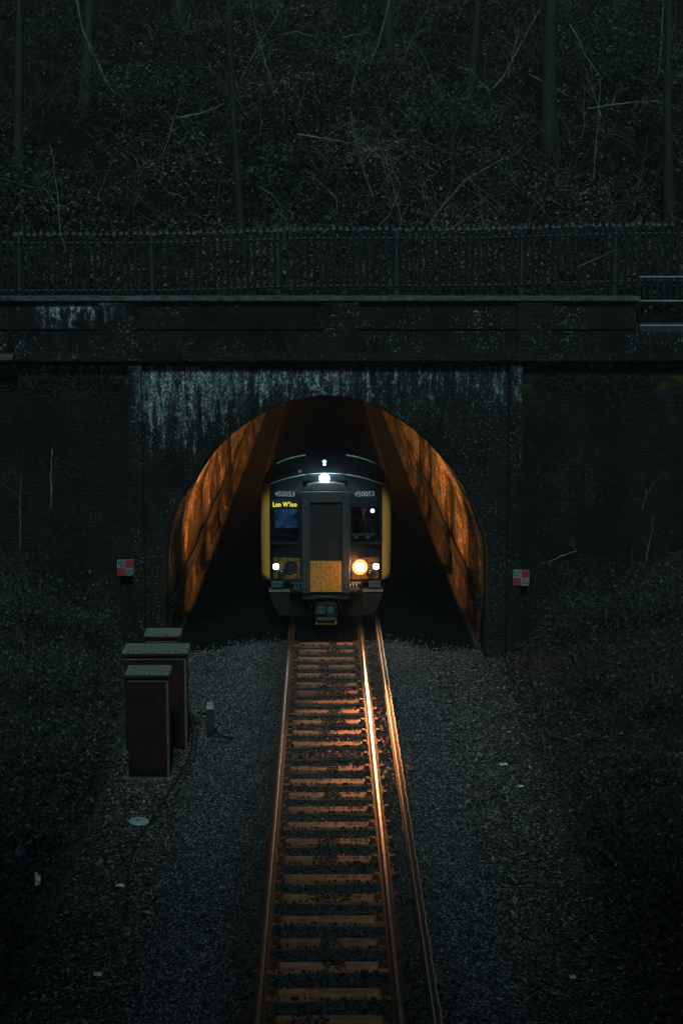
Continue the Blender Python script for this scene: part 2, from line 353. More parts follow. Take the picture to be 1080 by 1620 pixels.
sc_ = M_skyrefl.node_tree; p_ = sc_.nodes['Principled BSDF']; sc_.links.new(p_.inputs['Base Color'].links[0].from_socket, p_.inputs['Emission Color']); p_.inputs['Emission Strength'].default_value = .55
def lining_mat():
    m = bpy.data.materials.new('tunnel_lining_brick'); m.use_nodes = True; t = m.node_tree; N = t.nodes; L = t.links; p = N['Principled BSDF']; p.inputs['Roughness'].default_value = .7
    tc = N.new('ShaderNodeTexCoord')
    def noise(sc, scale, det=6, off=0.):
        mp = N.new('ShaderNodeMapping'); mp.inputs['Scale'].default_value = sc; mp.inputs['Location'].default_value = (off, off, off); L.new(tc.outputs['Object'], mp.inputs[0])
        n = N.new('ShaderNodeTexNoise'); n.inputs['Scale'].default_value = scale; n.inputs['Detail'].default_value = det; n.inputs['Roughness'].default_value = .7; L.new(mp.outputs[0], n.inputs[0]); return n.outputs[0]
    r = N.new('ShaderNodeValToRGB'); e = r.color_ramp.elements; e[0].position = .46; e[0].color = (.008, .006, .005, 1); e[1].position = .56; e[1].color = (.62, .46, .32, 1)
    L.new(noise((1, 1, .3), 1.6, 10), r.inputs[0])                       # vertical wash marks
    r2 = N.new('ShaderNodeValToRGB'); e = r2.color_ramp.elements; e[0].position = .44; e[0].color = (.06, .05, .04, 1); e[1].position = .54; e[1].color = (1, 1, 1, 1)
    L.new(noise((1, .8, .8), 4.5, 9, 4.), r2.inputs[0])
    mx = N.new('ShaderNodeMix'); mx.data_type = 'RGBA'; mx.blend_type = 'MULTIPLY'; mx.inputs['Factor'].default_value = .85; L.new(r.outputs[0], mx.inputs['A']); L.new(r2.outputs[0], mx.inputs['B'])
    r3 = N.new('ShaderNodeValToRGB'); e = r3.color_ramp.elements; e[0].position = .45; e[0].color = (.04, .035, .03, 1); e[1].position = .54; e[1].color = (1, 1, 1, 1)
    L.new(noise((1, .55, .8), .9, 7, 9.), r3.inputs[0])               # broad soot patches
    m3 = N.new('ShaderNodeMix'); m3.data_type = 'RGBA'; m3.blend_type = 'MULTIPLY'; m3.inputs['Factor'].default_value = 1; L.new(mx.outputs['Result'], m3.inputs['A']); L.new(r3.outputs[0], m3.inputs['B'])
    L.new(m3.outputs['Result'], p.inputs['Base Color'])
    sx = N.new('ShaderNodeSeparateXYZ'); L.new(tc.outputs['Object'], sx.inputs[0]); cx = N.new('ShaderNodeCombineXYZ'); L.new(sx.outputs[1], cx.inputs[0]); L.new(sx.outputs[2], cx.inputs[1])
    br = N.new('ShaderNodeTexBrick'); br.inputs['Scale'].default_value = 1; br.inputs['Brick Width'].default_value = .45; br.inputs['Row Height'].default_value = .15; br.inputs['Mortar Size'].default_value = .02
    br.inputs[1].default_value = (1, 1, 1, 1); br.inputs[2].default_value = (.55, .5, .45, 1); br.inputs['Mortar'].default_value = (.15, .13, .11, 1); L.new(cx.outputs[0], br.inputs[0])
    m4 = N.new('ShaderNodeMix'); m4.data_type = 'RGBA'; m4.blend_type = 'MULTIPLY'; m4.inputs['Factor'].default_value = .8; L.new(m3.outputs['Result'], m4.inputs['A']); L.new(br.outputs[0], m4.inputs['B']); L.new(m4.outputs['Result'], p.inputs['Base Color'])
    bp = N.new('ShaderNodeBump'); bp.inputs['Strength'].default_value = 1; bp.inputs['Distance'].default_value = .07; L.new(noise((1, 1, .7), 9, 8), bp.inputs['Height']); L.new(bp.outputs[0], p.inputs['Normal'])
    return m
M_lining = lining_mat()

# ------------------------------------------------------------------ the setting
def wob(x, y, s=1.0, seed=0.0):
    return (np.sin(x * 1.7 * s + y * .9 * s + seed) + np.sin(x * 3.1 * s - y * 2.3 * s + 1.3 + seed) * .5 + np.sin(y * 4.7 * s + x * .7 * s + 2 + seed) * .3)
def bed_z(x, y):
    a = np.abs(x); z = -.165 - .17 * ss(1.55, 2.5, a)
    z = z - .045 * (a < .70) + .028 * ss(.84, .95, a) * ss(1.6, 1.4, a) * 1.0 + .012 * wob(x, y, 1.6)
    return z
def bank_h(x, y, side):
    d = np.maximum(0, np.abs(x) - 3.65 - .12 * wob(x * 0, y, .8, side))
    return -.36 + .50 * d + .17 * d * ss(3, 9, d) + .10 * wob(x, y, .9, side) * ss(.1, 1, d) + .35 * ss(26, 33, y) * ss(0, 1.2, d)
PY = 34.0                                    # portal plane
def hill_z(x, y):
    z = 6.9 + .47 * (y - 35.4) + .35 * wob(x, y, .35) * ss(35.5, 39, y)
    return np.where(y > 95, 6.9 + .47 * 59.6, z)
rise = np.array([-900, -400, -200, -100, -60, -30, -12, 0, 12, 30, 60, 100, 200, 400, 900.])
grid('ground', rise, np.array([-900, -400, -150, -60, -20, 0, 20, 60, 150, 400, 900.]), lambda x, y: x * 0 - .62, M_ground, kind='structure')
grid('ballast_bed', np.linspace(-3.9, 3.9, 120), np.linspace(-6, 34.6, 420), bed_z, M_bed, kind='structure')
grid('tunnel_floor', np.linspace(-3.6, 3.6, 60), np.linspace(34.6, 125.4, 400), bed_z, M_darkfloor, kind='structure')
for side, nm in ((-1, 'bank_left'), (1, 'bank_right')):
    xs = side * np.concatenate([np.linspace(3.55, 9, 60), np.linspace(9.3, 26, 30)])
    if side < 0: xs = xs[::-1]
    grid(nm, xs, np.linspace(-30, 34.0, 150), lambda x, y: bank_h(x, y, side), M_ground, kind='structure')
grid('hillside', np.linspace(-45, 45, 140), np.concatenate([np.linspace(34.75, 60, 110), np.linspace(60.5, 130, 60)]), hill_z, M_hill, kind='structure')

# stones of the ballast: one object, nobody could count them
n = 125000
P = np.stack([rng.uniform(-3.45, 3.7, n), 15.2 + 19.4 * rng.random(n) ** 1.15 + rng.exponential(.25, n), np.zeros(n)], 1)
sleeper_px = [1041.6, 1054.2, 1067.4, 1081.9, 1095, 1110.2, 1125.3, 1141.7, 1158.4, 1176.3, 1195, 1215.4, 1235.8, 1257.2, 1279.9, 1304.5,
              1330.9, 1358.6, 1388.2, 1419.6, 1454.3, 1490.5, 1528.3, 1570.8]
SY = [on_z(515, y, -.17).y for y in sleeper_px]
SY = [SY[0] + .67 * 2, SY[0] + .67] + SY + [SY[-1] - .67, SY[-1] - 1.34, SY[-1] - 2.01]
SY_ = np.array(SY); inner = np.abs(P[:, 0]) < .70
dS = np.abs(P[:, 1][:, None] - SY_[None]).min(1); kS = np.abs(P[:, 1][:, None] - SY_[None]).argmin(1)
heap_c = rng.uniform(-.25, .2, len(SY)); heap_w = rng.choice([0, 0, .1, .16, .22, .3, .12], len(SY)); heap_w[12] = .62
heap = np.abs(P[:, 0] - heap_c[kS]) < heap_w[kS] * rng.uniform(.7, 1.2, n)
keep = ~(inner & (dS < .118 + .03 * rng.random(n)) & ~heap)
P = P[keep]; inner = inner[keep]; dS = dS[keep]; heap = heap[keep]
P[:, 2] = bed_z(P[:, 0], P[:, 1]) + rng.uniform(-.008, .02, len(P))
P[inner & (dS < .16), 2] = -.158
a = np.abs(np.abs(P[:, 0]) - .7525); P = P[a > .085]
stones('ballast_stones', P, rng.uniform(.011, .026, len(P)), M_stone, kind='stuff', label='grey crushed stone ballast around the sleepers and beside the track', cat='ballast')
# dead leaves on the outer ballast and banks
def scat(n, fx, fy, fz, lift=.02):
    x = fx(n); y = fy(n); return np.stack([x, y, fz(x, y) + lift * rng.random(n)], 1)
pl = [scat(5200, lambda n: -rng.uniform(2.2, 3.45, n) - 0, lambda n: rng.uniform(15, 30, n), lambda x, y: np.where(np.abs(x) < 3.7, bed_z(x, y) + .02, bank_h(x, y, -1) + .02)),
      scat(7500, lambda n: 2.1 + np.abs(rng.normal(.9, .8, n)), lambda n: rng.uniform(15, 34, n), lambda x, y: np.where(np.abs(x) < 3.7, bed_z(x, y) + .02, bank_h(x, y, 1) + .02))]
leaves('leaf_litter', np.concatenate(pl), rng.uniform(.025, .06, 12700), M_litter, up=1, kind='stuff', label='brown dead leaves strewn on the edges of the ballast', cat='leaf litter')

# ------------------------------------------------------------------ tunnel
prof = [(3.27, -.62), (3.33, .6), (3.335, 1.65), (3.29, 2.12), (3.13, 2.62), (2.88, 3.17), (2.47, 3.78), (2.04, 4.25), (1.59, 4.60), (1.1, 4.88), (.55, 5.07), (0, 5.14)]
def smooth_prof(p, k=4):
    p = [np.array(q) for q in p]; p = [p[0]] + p + [np.array((-p[-2][0], p[-2][1]))]; o = []
    for i in range(1, len(p) - 2):
        for j in range(k):
            t = j / k; a, b, c, d = p[i - 1:i + 3]
            o.append(.5 * ((2 * b) + (-a + c) * t + (2 * a - 5 * b + 4 * c - d) * t * t + (-a + 3 * b - 3 * c + d) * t ** 3))
    o.append(np.array((0, 5.14))); return np.array(o)
hp = smooth_prof(prof); full = np.concatenate([hp, (hp[:-1] * [-1, 1])[::-1]])
def offs(p, d):
    t = np.gradient(p, axis=0); nrm = np.stack([t[:, 1], -t[:, 0]], 1); nrm /= np.linalg.norm(nrm, axis=1)[:, None]; return p + nrm * d
TX = .02
tun = empty('tunnel', (0, PY, -.4), 'dark brick railway tunnel mouth with white lime streaks under its cornice', 'tunnel')
# facade: columns between the arch and the cornice
mb = MB(); ring_out = offs(full, .46)
xs = np.concatenate([[-3.9], full[::-1, 0], [3.9]]); 
for i in range(len(full) - 1):
    a, b = full[i], full[i + 1]
    if max(a[1], b[1]) > 1.66: mb.add([(a[0], PY, max(a[1], 1.6)), (b[0], PY, b[1]), (b[0], PY, 5.78), (a[0], PY, 5.78)], [(0, 1, 2, 3)])
    mb.add([(a[0], PY, a[1]), (b[0], PY, b[1]), (b[0], PY + .62, b[1]), (a[0], PY + .62, a[1])], [(0, 1, 2, 3)])
for s in (-1, 1):
    mb.add([(s * 3.3365, PY, -.62), (s * 3.9, PY, -.62), (s * 3.9, PY, 5.78), (s * 3.3365, PY, 5.78)], [(0, 1, 2, 3)])
    low = [p for p in hp if p[1] <= 1.66]
    for a, b in zip(low[:-1], low[1:]): mb.add([(s * a[0], PY, a[1]), (s * 3.3365, PY, a[1]), (s * 3.3365, PY, b[1]), (s * b[0], PY, b[1])], [(0, 1, 2, 3)])
mb.build('facade', M_brick, tun)
mb = MB(); q = offs(full, .02); ro = offs(full, .40)
for i in range(len(full) - 1):
    v = [(q[i][0], PY - .035, q[i][1]), (q[i + 1][0], PY - .035, q[i + 1][1]), (ro[i + 1][0], PY - .035, ro[i + 1][1]), (ro[i][0], PY - .035, ro[i][1])]
    v += [(x, PY + .02, z) for x, _, z in v]
    mb.add(v, [(0, 1, 2, 3), (0, 1, 5, 4), (2, 3, 7, 6)])
mb.build('arch_ring', M_brick, tun)
# lining
ys = np.concatenate([np.linspace(PY + .6, 62, 260), np.linspace(62.3, 126, 160)]); lp = offs(full, -.03)
V = np.array([[(x + .02 * math.sin(y * 2.1 + z * 3) + .012 * math.sin(y * 7 + z * 5) + random.uniform(-.016, .016), y, z) for x, z in lp] for y in ys]); nx = len(lp)
i = np.arange(len(ys) - 1)[:, None] * nx + np.arange(nx - 1)[None]
o = mesh_np('lining', V.reshape(-1, 3), np.stack([i, i + 1, i + nx + 1, i + nx], -1).reshape(-1, 4), M_lining, smooth=True, parent=tun)
mb = MB(); mb.box(-3.6, 3.6, 125.5, 126.3, -.6, 5.6); mb.build('end_wall', M_dark, tun)
for s in (-1, 1):
    mb = MB(); x0, x1 = sorted((s * 3.72, s * 3.98)); mb.box(x0, x1, PY - .16, PY + .3, -.62, 5.76); mb.build('pilaster', M_brick, tun, bevel=.015)
    mb = MB(); x0, x1 = sorted((s * 3.98, s * 14)); mb.box(x0, x1, PY + .06, PY + .7, -.62, 5.775); mb.build('wing_wall', M_wing, tun)
    mb = MB(); x0, x1 = sorted((s * 3.16, s * 3.28)); mb.box(x0, x1, PY + .65, 125, -.6, -.2); mb.build('cable_trough', M_trough, tun)
    mb = MB()
    for k, (zz, rr) in enumerate(((.66, .045), (.78, .04), (.54, .04))):
        mb.tube([(s * (3.24 + .0 * k), y, zz + .035 * math.sin(y * 1.3 + k)) for y in np.arange(PY + .7, 124, .9)], rr, 6)
    mb.build('wall_cable', M_cable, tun)
mb = MB()
mb.prism([(-14, 5.78), (14, 5.78), (14, 5.86), (-14, 5.86)], PY - .12, PY + .7)
mb.prism([(-14, 5.862), (14, 5.862), (14, 6.02), (-14, 6.02)], PY - .24, PY + .7)
mb.build('cornice', M_parapet, tun, bevel=.01)
mb = MB(); mb.box(-14, 6.27, PY + .02, PY + .5, 6.022, 7.06); mb.box(6.272, 14, PY + .02, PY + .5, 6.022, 6.42)
for s in (-4.2, 0.3, 4.2): mb.box(s - .35, s + .35, PY - .06, PY + .02, 6.024, 7.05)
mb.box(-14, 6.27, PY - .03, PY + .02, 6.50, 6.56)
mb.build('parapet', M_parapet, tun)
mb = MB(); x = -14.0
while x < 6.2:
    x2 = min(x + random.uniform(.85, 1.1), 6.33); mb.box(x, x2 - .008, PY - .10, PY + .6, 7.062, 7.155 + random.uniform(-.004, .004)); x = x2
mb.build('coping', M_cop, tun, bevel=.01)

# moss tufts at the foot of the cornice on the wing walls
for s, x0, x1, lb in ((-1, -6.6, -4.1, 'strip of olive moss on the left wing wall under the cornice'), (1, 4.2, 6.6, 'strip of olive moss on the right wing wall under the cornice')):
    n = 2600; xx = rng.uniform(x0, x1, n); zz = 5.40 + .13 * rng.normal(size=n) * (.6 + .4 * np.sin(xx * 3) ** 2)
    leaves('moss', np.stack([xx, PY + .045 - .03 * rng.random(n), zz], 1), rng.uniform(.015, .045, n), M_moss, up=.3, kind='stuff', label=lb, cat='moss')

# ------------------------------------------------------------------ palisade fence
FY = 35.0
def fence_h(x): return .0 + .10 * ss(-4, .3, x) + .10 * ss(2.5, 7, x) + .0 * x
fe = empty('palisade_fence', (0, FY, 7), 'grey spiked palisade fence along the top of the tunnel parapet', 'fence')
posts = [at(px, 420, FY).x for px in (-140, 30, 240, 440, 627, 825, 972, 1150)]
pale_x = []
for a, b in zip(posts[:-1], posts[1:]):
    npal = max(2, int(round((b - a) / .135))); pale_x += [a + (k + .5) * (b - a) / npal for k in range(npal)]
pale_x.sort(key=lambda x: abs(x - .37)); far = MB(); fsp = 0
def add_pale(mb, x):
    t = 8.48 + float(fence_h(x)) + random.uniform(-.018, .018); w_ = .034; tl = random.uniform(-.016, .016)
    for d0, d1 in ((-w_, -.006), (.006, w_)):     # W-section pale: two ridges
        mb.add([(x + d0, FY - .03, 6.95), (x + d1, FY - .045, 6.95), (x + d1 + tl, FY - .045, t - .10), (x + d0 + tl, FY - .03, t - .10),
                (x + d0, FY - .02, 6.95), (x + d1, FY - .035, 6.95), (x + d1 + tl, FY - .035, t - .10), (x + d0 + tl, FY - .02, t - .10)],
               [(0, 1, 2, 3), (4, 5, 6, 7), (0, 4, 7, 3), (1, 5, 6, 2)])
    mb.add([(x - .006, FY - .045, 6.95), (x + .006, FY - .03, 6.95), (x + .006 + tl, FY - .03, t - .10), (x - .006 + tl, FY - .045, t - .10)], [(0, 1, 2, 3)])
    n0 = len(mb.f)
    for d in (-.026, 0, .026):                      # the three spikes
        hh = .03 if d else 0
        mb.add([(x + d + tl - .013, FY - .04, t - .10), (x + d + tl + .013, FY - .04, t - .10), (x + d * 1.5 + tl, FY - .045 - abs(d), t - hh), (x + d + tl, FY - .025, t - .10)], [(0, 1, 2), (1, 3, 2), (3, 0, 2)])
    return n0
for k, x in enumerate(pale_x):
    if k < 100:
        mb = MB(); n0 = add_pale(mb, x); o = mb.build('pale', [M_steel, M_spike], fe)
        for p in o.data.polygons: p.material_index = int(p.index >= n0)
    else: add_pale(far, x)
far.build('pale', M_steel, fe, kind='stuff')
for zz in (7.25, 8.22):
    mb = MB(); pts = np.linspace(posts[0], posts[-1], 40)
    mb.tube([(x, FY + .0, zz + float(fence_h(x))) for x in pts], .028, 4); mb.build('rail', M_dark, fe)
for x in posts:
    mb = MB(); mb.box(x - .05, x + .05, FY + .02, FY + .1, 6.7, 8.42 + float(fence_h(x))); mb.build('post', M_dark, fe, bevel=.006)

# pale tube railing on the lower right part of the parapet, and the tip of another at left
rl = empty('handrail', (6.4, PY, 6.42), 'pale three-bar tubular handrail at the right end of the tunnel parapet', 'railing')
zs = [at(1040, y, PY + .2).z for y in (438, 476, 515)]
for z in zs:
    mb = MB(); mb.tube([(6.35, PY + .2, z), (9, PY + .2, z), (13, PY + .2, z)], .016, 8); mb.build('rail', M_pale, rl)
for x in (6.36, 8.2, 10.1, 12):
    mb = MB(); mb.tube([(x, PY + .2, 6.42), (x, PY + .2, zs[0])], .018, 8); mb.build('post', M_steel, rl)
rl = empty('handrail', (-6.9, PY - .3, 6.0), 'short end of a curved handrail at the left edge of the photo', 'railing')
a = at(2, 449, PY - .4); mb = MB()
mb.tube([(-9, a.y, a.z), (a.x + .02, a.y, a.z), (a.x + .11, a.y, a.z - .03), (a.x + .13, a.y, a.z - .12), (a.x + .13, a.y, 6.03)], .015, 8); mb.build('rail', M_steel, rl)
mb = MB(); mb.tube([(-8.4, a.y, 6.0), (-8.4, a.y, a.z)], .015, 8); mb.build('post', M_steel, rl)
mb = MB(); mb.box(-9.2, a.x + .2, a.y - .08, PY - .245, 5.9, 6.015); mb.build('bracket', M_cop, rl)

# clearance signs: red and white quarters, small dark lettering on the white ones
def sign(px, py, Y, size, label, wear):
    c = at(px, py, Y); h = size / 2
    s = empty('clearance_sign', (c.x, Y, c.z), label, 'sign', 'limited clearance signs beside the tunnel mouth')
    mb = MB(); mb.box(-h, h, 0, .012, -h, h); mb.build('backing_plate', M_signw if wear < 2 else M_signd, s, bevel=.003, world=False)
    mb = MB(); mb.box(.002, h - .004, -.006, -.001, .002, h - .004); mb.box(-h + .004, -.002, -.006, -.001, -h + .004, -.002); mb.build('red_quarter', M_red, s, world=False)
    mb = MB(); r_ = random.Random(wear)
    for (x0, z0) in ((-h + .02, .02), (.02, -h + .02)):   # illegible rows of small marks
        for row in range(3):
            x = x0
            while x < x0 + h - .05:
                ww = r_.uniform(.012, .03); mb.box(x, x + ww, -.005, -.001, z0 + .012 + row * .042, z0 + .034 + row * .042); x += ww + .009
    mb.build('lettering', M_dark, s, world=False)
    # short fixing bracket back to the wall
    mb = MB(); mb.box(-.03, .03, .013, max(.03, PY + .06 - Y), -.03, .03); mb.build('bracket', M_dark, s, world=False)
sign(199, 898, PY - .19, .34, 'weathered red and white quartered sign left of the tunnel mouth', 2)
sign(824, 914, PY - .19, .33, 'clean red and white quartered sign right of the tunnel mouth', 1)

# ------------------------------------------------------------------ track
def rail_profile(top, hw, hh, web, foot, fh, H):
    return [(-hw, top - .004), (-hw + .012, top), (hw - .012, top), (hw, top - .004), (hw, top - hh), (web, top - hh - .014), (web, top - H + fh + .012), (foot, top - H + fh), (foot, top - H),
            (-foot, top - H), (-foot, top - H + fh), (-web, top - H + fh + .012), (-web, top - hh - .014), (-hw, top - hh)]
for x, lb in ((-.7525, 'polished left running rail of the track'), (.7525, 'brightly shining right running rail of the track')):
    r = empty('running_rail', (x, 12, -.16), lb, 'rail', 'running rails')
    mb = MB(); mb.prism([(x + a, b) for a, b in rail_profile(0, .035, .036, .009, .07, .012, .155)], -5, 124); mb.build('rail_body', M_rust, r)
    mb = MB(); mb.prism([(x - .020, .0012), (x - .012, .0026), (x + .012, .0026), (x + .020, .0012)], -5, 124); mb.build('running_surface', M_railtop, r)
XT = 1.12
cr = empty('conductor_rail', (XT, 12, -.1), 'rusty raised conductor rail to the right of the track', 'rail')
mb = MB(); mb.prism([(XT + a, b) for a, b in rail_profile(.085, .045, .04, .012, .062, .012, .13)], -5, 124); mb.build('rail_body', M_rust2, cr)
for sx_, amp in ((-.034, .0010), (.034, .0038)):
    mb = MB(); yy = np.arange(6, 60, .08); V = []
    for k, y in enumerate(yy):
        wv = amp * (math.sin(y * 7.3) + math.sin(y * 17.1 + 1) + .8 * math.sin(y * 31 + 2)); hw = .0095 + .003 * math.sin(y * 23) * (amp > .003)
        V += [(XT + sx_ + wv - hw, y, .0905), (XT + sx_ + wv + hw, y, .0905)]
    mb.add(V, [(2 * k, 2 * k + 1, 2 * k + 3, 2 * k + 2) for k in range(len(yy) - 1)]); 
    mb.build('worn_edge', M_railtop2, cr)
for k in range(9):
    y = SY[3] - .67 * 3 * k + .02
    mb = MB(); mb.disc((XT, -.11), .055, y - .05, y + .05, 10); mb.box(XT - .08, XT + .08, y - .07, y + .07, -.17, -.05)
    mb.build('insulator', M_cop, cr)
# sleepers (with chairs), each a thing
def sleeper_at(y, first=None):
    if first is None:
        s = empty('sleeper', (0, y, -.17), None, 'sleeper', 'sleepers under the track')
        mb = MB(); mb.box(-1.3, 1.3, -.125, .125, -.13, 0); mb.build('timber', M_sleeper, s, bevel=.012, world=False)
        for sx_ in (-1, 1):
            xx = sx_ * .7525; mb = MB(); mb.box(xx - .19, xx + .19, -.085, .085, .001, .018)
            for d in (-.115, .115):
                mb.box(xx + d - .03, xx + d + .03, -.05, .05, .018, .055); mb.tube([(xx + d * 1.35, .02, .018), (xx + d * 1.35, .02, .06)], .014, 6)
            mb.build('chair', M_rust, s, bevel=.006, world=False)
        return s
    return copy_tree(first, (first.location.x, y, -.17))
s0 = None
for k, y in enumerate(SY):
    s = sleeper_at(y, s0); s0 = s0 or s
    s.rotation_euler.z = random.uniform(-.008, .008); s.rotation_euler.y = random.uniform(-.004, .004)
    hw = heap_w[k]
    if k == 12: s['label'] = 'sleeper almost buried in ballast, halfway along the visible track'
    elif k < 3: s['label'] = 'dim sleeper close in front of the train under the tunnel arch'
    elif k > 23: s['label'] = 'unlit sleeper in the dark at the near end of the track'
    elif hw < .05: s['label'] = 'orange-lit timber sleeper clear of stones across its middle'
    else: s['label'] = 'orange-lit timber sleeper with ballast heaped on its middle'

# ------------------------------------------------------------------ train
TY = 35.75                                  # foremost plane of the cab mask
tr = empty('train', (0, TY, 0), 'oncoming electric train with dark cab and yellow side pillars in the tunnel mouth', 'train')
HB = 1.395
def top_c(x): return 3.31 - .235 * (abs(x) / 1.2) ** 2.2
def fy(x, z): return TY + .26 * (abs(x) / HB) ** 3 + .35 * max(0, z - 2.2) ** 2 * .5
# cab mask with two windscreen openings
WL = (-1.19, -.60, 1.80, 2.56); WR = (.56, 1.17, 1.80, 2.60)
bx = sorted(set([round(v, 3) for v in list(np.linspace(-1.225, 1.225, 36)) + [WL[0], WL[1], WR[0], WR[1]]]))
mb = MB()
for a, b in zip(bx[:-1], bx[1:]):
    zr = [.92, 1.1, 1.3, 1.5, 1.8, 2.0, 2.2, 2.4, 2.56 if (a + b) < 0 else 2.60, 2.75, 2.88]
    for z0, z1 in zip(zr[:-1], zr[1:]):
        W = WL if a + b < 0 else WR
        if a >= W[0] - .001 and b <= W[1] + .001 and z0 >= W[2] - .001 and z1 <= W[3] + .001: continue
        mb.add([(a, fy(a, z0), z0), (b, fy(b, z0), z0), (b, fy(b, z1), z1), (a, fy(a, z1), z1)], [(0, 1, 2, 3)], True)
    mb.add([(a, fy(a, 2.88), 2.88), (b, fy(b, 2.88), 2.88), (b, fy(b, top_c(b)), top_c(b)), (a, fy(a, top_c(a)), top_c(a))], [(0, 1, 2, 3)], True)
mb.build('cab_front', M_front, tr)
# pale lip on the mask, lamp glint in its colour, dark dome up to the roof edge
mb = MB(); mb.tube([(x, fy(x, top_c(x)) - .004, top_c(x)) for x in np.linspace(-1.28, 1.28, 41)], .013, 6); mb.build('cab_lip_glint', M_plast, tr)
def roof_z(x, k=1.0): return 3.02 + .64 * math.sqrt(max(0, 1 - (abs(x) / HB) ** 2.3)) * k
mb = MB(); xs = np.linspace(-1.30, 1.30, 33)
for a, b in zip(xs[:-1], xs[1:]):
    rows = []
    for t in np.linspace(0, 1, 6):
        rows.append([(x, fy(x, top_c(x)) * (1 - t) + (TY + .85) * t, top_c(x) * (1 - t ** .75) + roof_z(x) * t ** .75) for x in (a, b)])
    for r0, r1 in zip(rows[:-1], rows[1:]): mb.add([r0[0], r0[1], r1[1], r1[0]], [(0, 1, 2, 3)], True)
mb.build('cab_dome', M_front, tr)
mb = MB(); mb.tube([(x, TY + .84, roof_z(x) + .005) for x in np.linspace(-1.1, -.45, 14)], .014, 6); mb.tube([(x, TY + .84, roof_z(x) + .005) for x in np.linspace(.45, 1.1, 14)], .014, 6)
mb.build('roof_edge_glint', M_plast, tr)  # pale arcs draw the lamp glint along the roof edge
# yellow corner pillars
for s in (-1, 1):
    mb = MB(); zz = np.linspace(.98, 3.04, 18); V = []
    for z in zz:
        bow = .018 * math.sin((z - .98) / 2.06 * math.pi); cut = .13 * ss(2.78, 3.04, z)
        xo = HB + bow - float(cut); 
        for x, y in ((1.222, fy(1.222, z) - .012), ((1.222 + xo) / 2, fy(1.3, z) + .012), (xo, fy(HB, z) + .09), (xo - .01, fy(HB, z) + .7), (1.222, fy(1.222, z) + .7)):
            V.append((s * x, y, z))
    m5 = 5; fs = [(i * m5 + k, i * m5 + k + 1, (i + 1) * m5 + k + 1, (i + 1) * m5 + k) for i in range(len(zz) - 1) for k in range(4)]
    fs += [tuple(range(5)), tuple((len(zz) - 1) * m5 + k for k in range(5))]
    mb.add(V, fs, True); mb.build('corner_pillar', M_yel, tr)
# gangway
GY = TY - .26
gw_mb = MB()
for s in (-1, 1):
    x0, x1 = sorted((s * .345, s * .515)); gw_mb.box(x0, x1, GY, TY + .12, .76, 2.98)
gw_mb.prism([(-.345, 2.74), (.345, 2.74), (.345, 2.98), (-.345, 2.98)], GY + .004, TY + .1)
gw_mb.prism([(-.515, 2.982), (.515, 2.982), (.40, 3.12), (.2, 3.165), (-.2, 3.165), (-.40, 3.12)], GY + .05, TY + .15)
gw = gw_mb.build('gangway', M_gang, tr, bevel=.02)
mb = MB(); mb.box(-.342, .342, GY + .07, GY + .12, 1.47, 2.738); mb.box(-.02, .02, GY + .062, GY + .07, 1.5, 2.70)
mb.box(.22, .27, GY + .05, GY + .07, 1.95, 2.10); mb.box(-.27, -.22, GY + .05, GY + .07, 1.95, 2.10)
for zz in (1.6, 2.0): mb.box(-.30, .30, GY + .062, GY + .069, zz, zz + .02)
d = mb.build('door', M_door, tr, bevel=.005); d.parent = gw; d.matrix_parent_inverse = tr.matrix_parent_inverse.copy() if False else Matrix()
d.location = (0, 0, 0)
mb = MB(); mb.box(-.340, .340, GY + .015, GY + .12, .79, 1.462)
for k in range(7): xk = -.28 + k * .0933; mb.box(xk - .006, xk + .006, GY + .008, GY + .015, .81, 1.44)
d = mb.build('fall_plate', M_yel2, tr, bevel=.004); d.parent = gw; d.matrix_parent_inverse = Matrix()
for s in (-1, 1):
    mb = MB(); x0, x1 = sorted((s * .36, s * .50)); mb.box(x0, x1, GY - .005, GY + .002, .84, 2.92)
    for k in range(18): z = .85 + k * .118; mb.box(x0 - .002, x1 + .002, GY - .012, GY - .004, z, z + .05)
    d = mb.build('gangway_ribs', M_gang, tr); d.parent = gw; d.matrix_parent_inverse = Matrix()
# lamp housing above the gangway
mb = MB(); mb.prism([(-.50, 3.17), (.47, 3.17), (.47, 3.24), (.40, 3.30), (-.40, 3.30), (-.50, 3.24)], TY - .02, TY + .4); lh = mb.build('lamp_housing', M_front, tr, bevel=.015)
def lamp(name, x, z, r, m, y=None, rim=M_dark, dome=True, lab=None):
    y = fy(x, z) - .03 if y is None else y
    mb = MB(); mb.ring((x, z), r * 1.22, r * .98, y - .012, y + .06); h = mb.build(name, rim, tr, label=lab)
    mb = MB(); n = 24; V = [(x, y - .02, z)]; 
    for rr, dy in ((.5, -.016), (1.0, .006)):
        V += [(x + r * rr * math.cos(2 * math.pi * k / n), y + dy, z + r * rr * math.sin(2 * math.pi * k / n)) for k in range(n)]
    mb.add(V, [(0, 1 + k, 1 + (k + 1) % n) for k in range(n)] + [(1 + k, 1 + n + k, 1 + n + (k + 1) % n, 1 + (k + 1) % n) for k in range(n)], True)
    l = mb.build('lens', m, tr); l.parent = h; l.matrix_parent_inverse = Matrix()
    return h
lamp('headlight', -.76, 1.29, .12, M_lens, lab='unlit headlight on the left of the cab')
lamp('headlight', .735, 1.285, .10, M_headl, lab='glaring lit headlight on the right of the cab')
lamp('marker_light', -1.085, 1.285, .068, M_mark, rim=M_dark); lamp('marker_light', 1.085, 1.285, .068, M_mark, rim=M_dark)
lamp('tail_light', -.965, 1.135, .075, M_lens); lamp('tail_light', .965, 1.135, .075, M_lens)
lamp('top_light', -.03, 3.225, .075, M_toplamp, TY - .03)
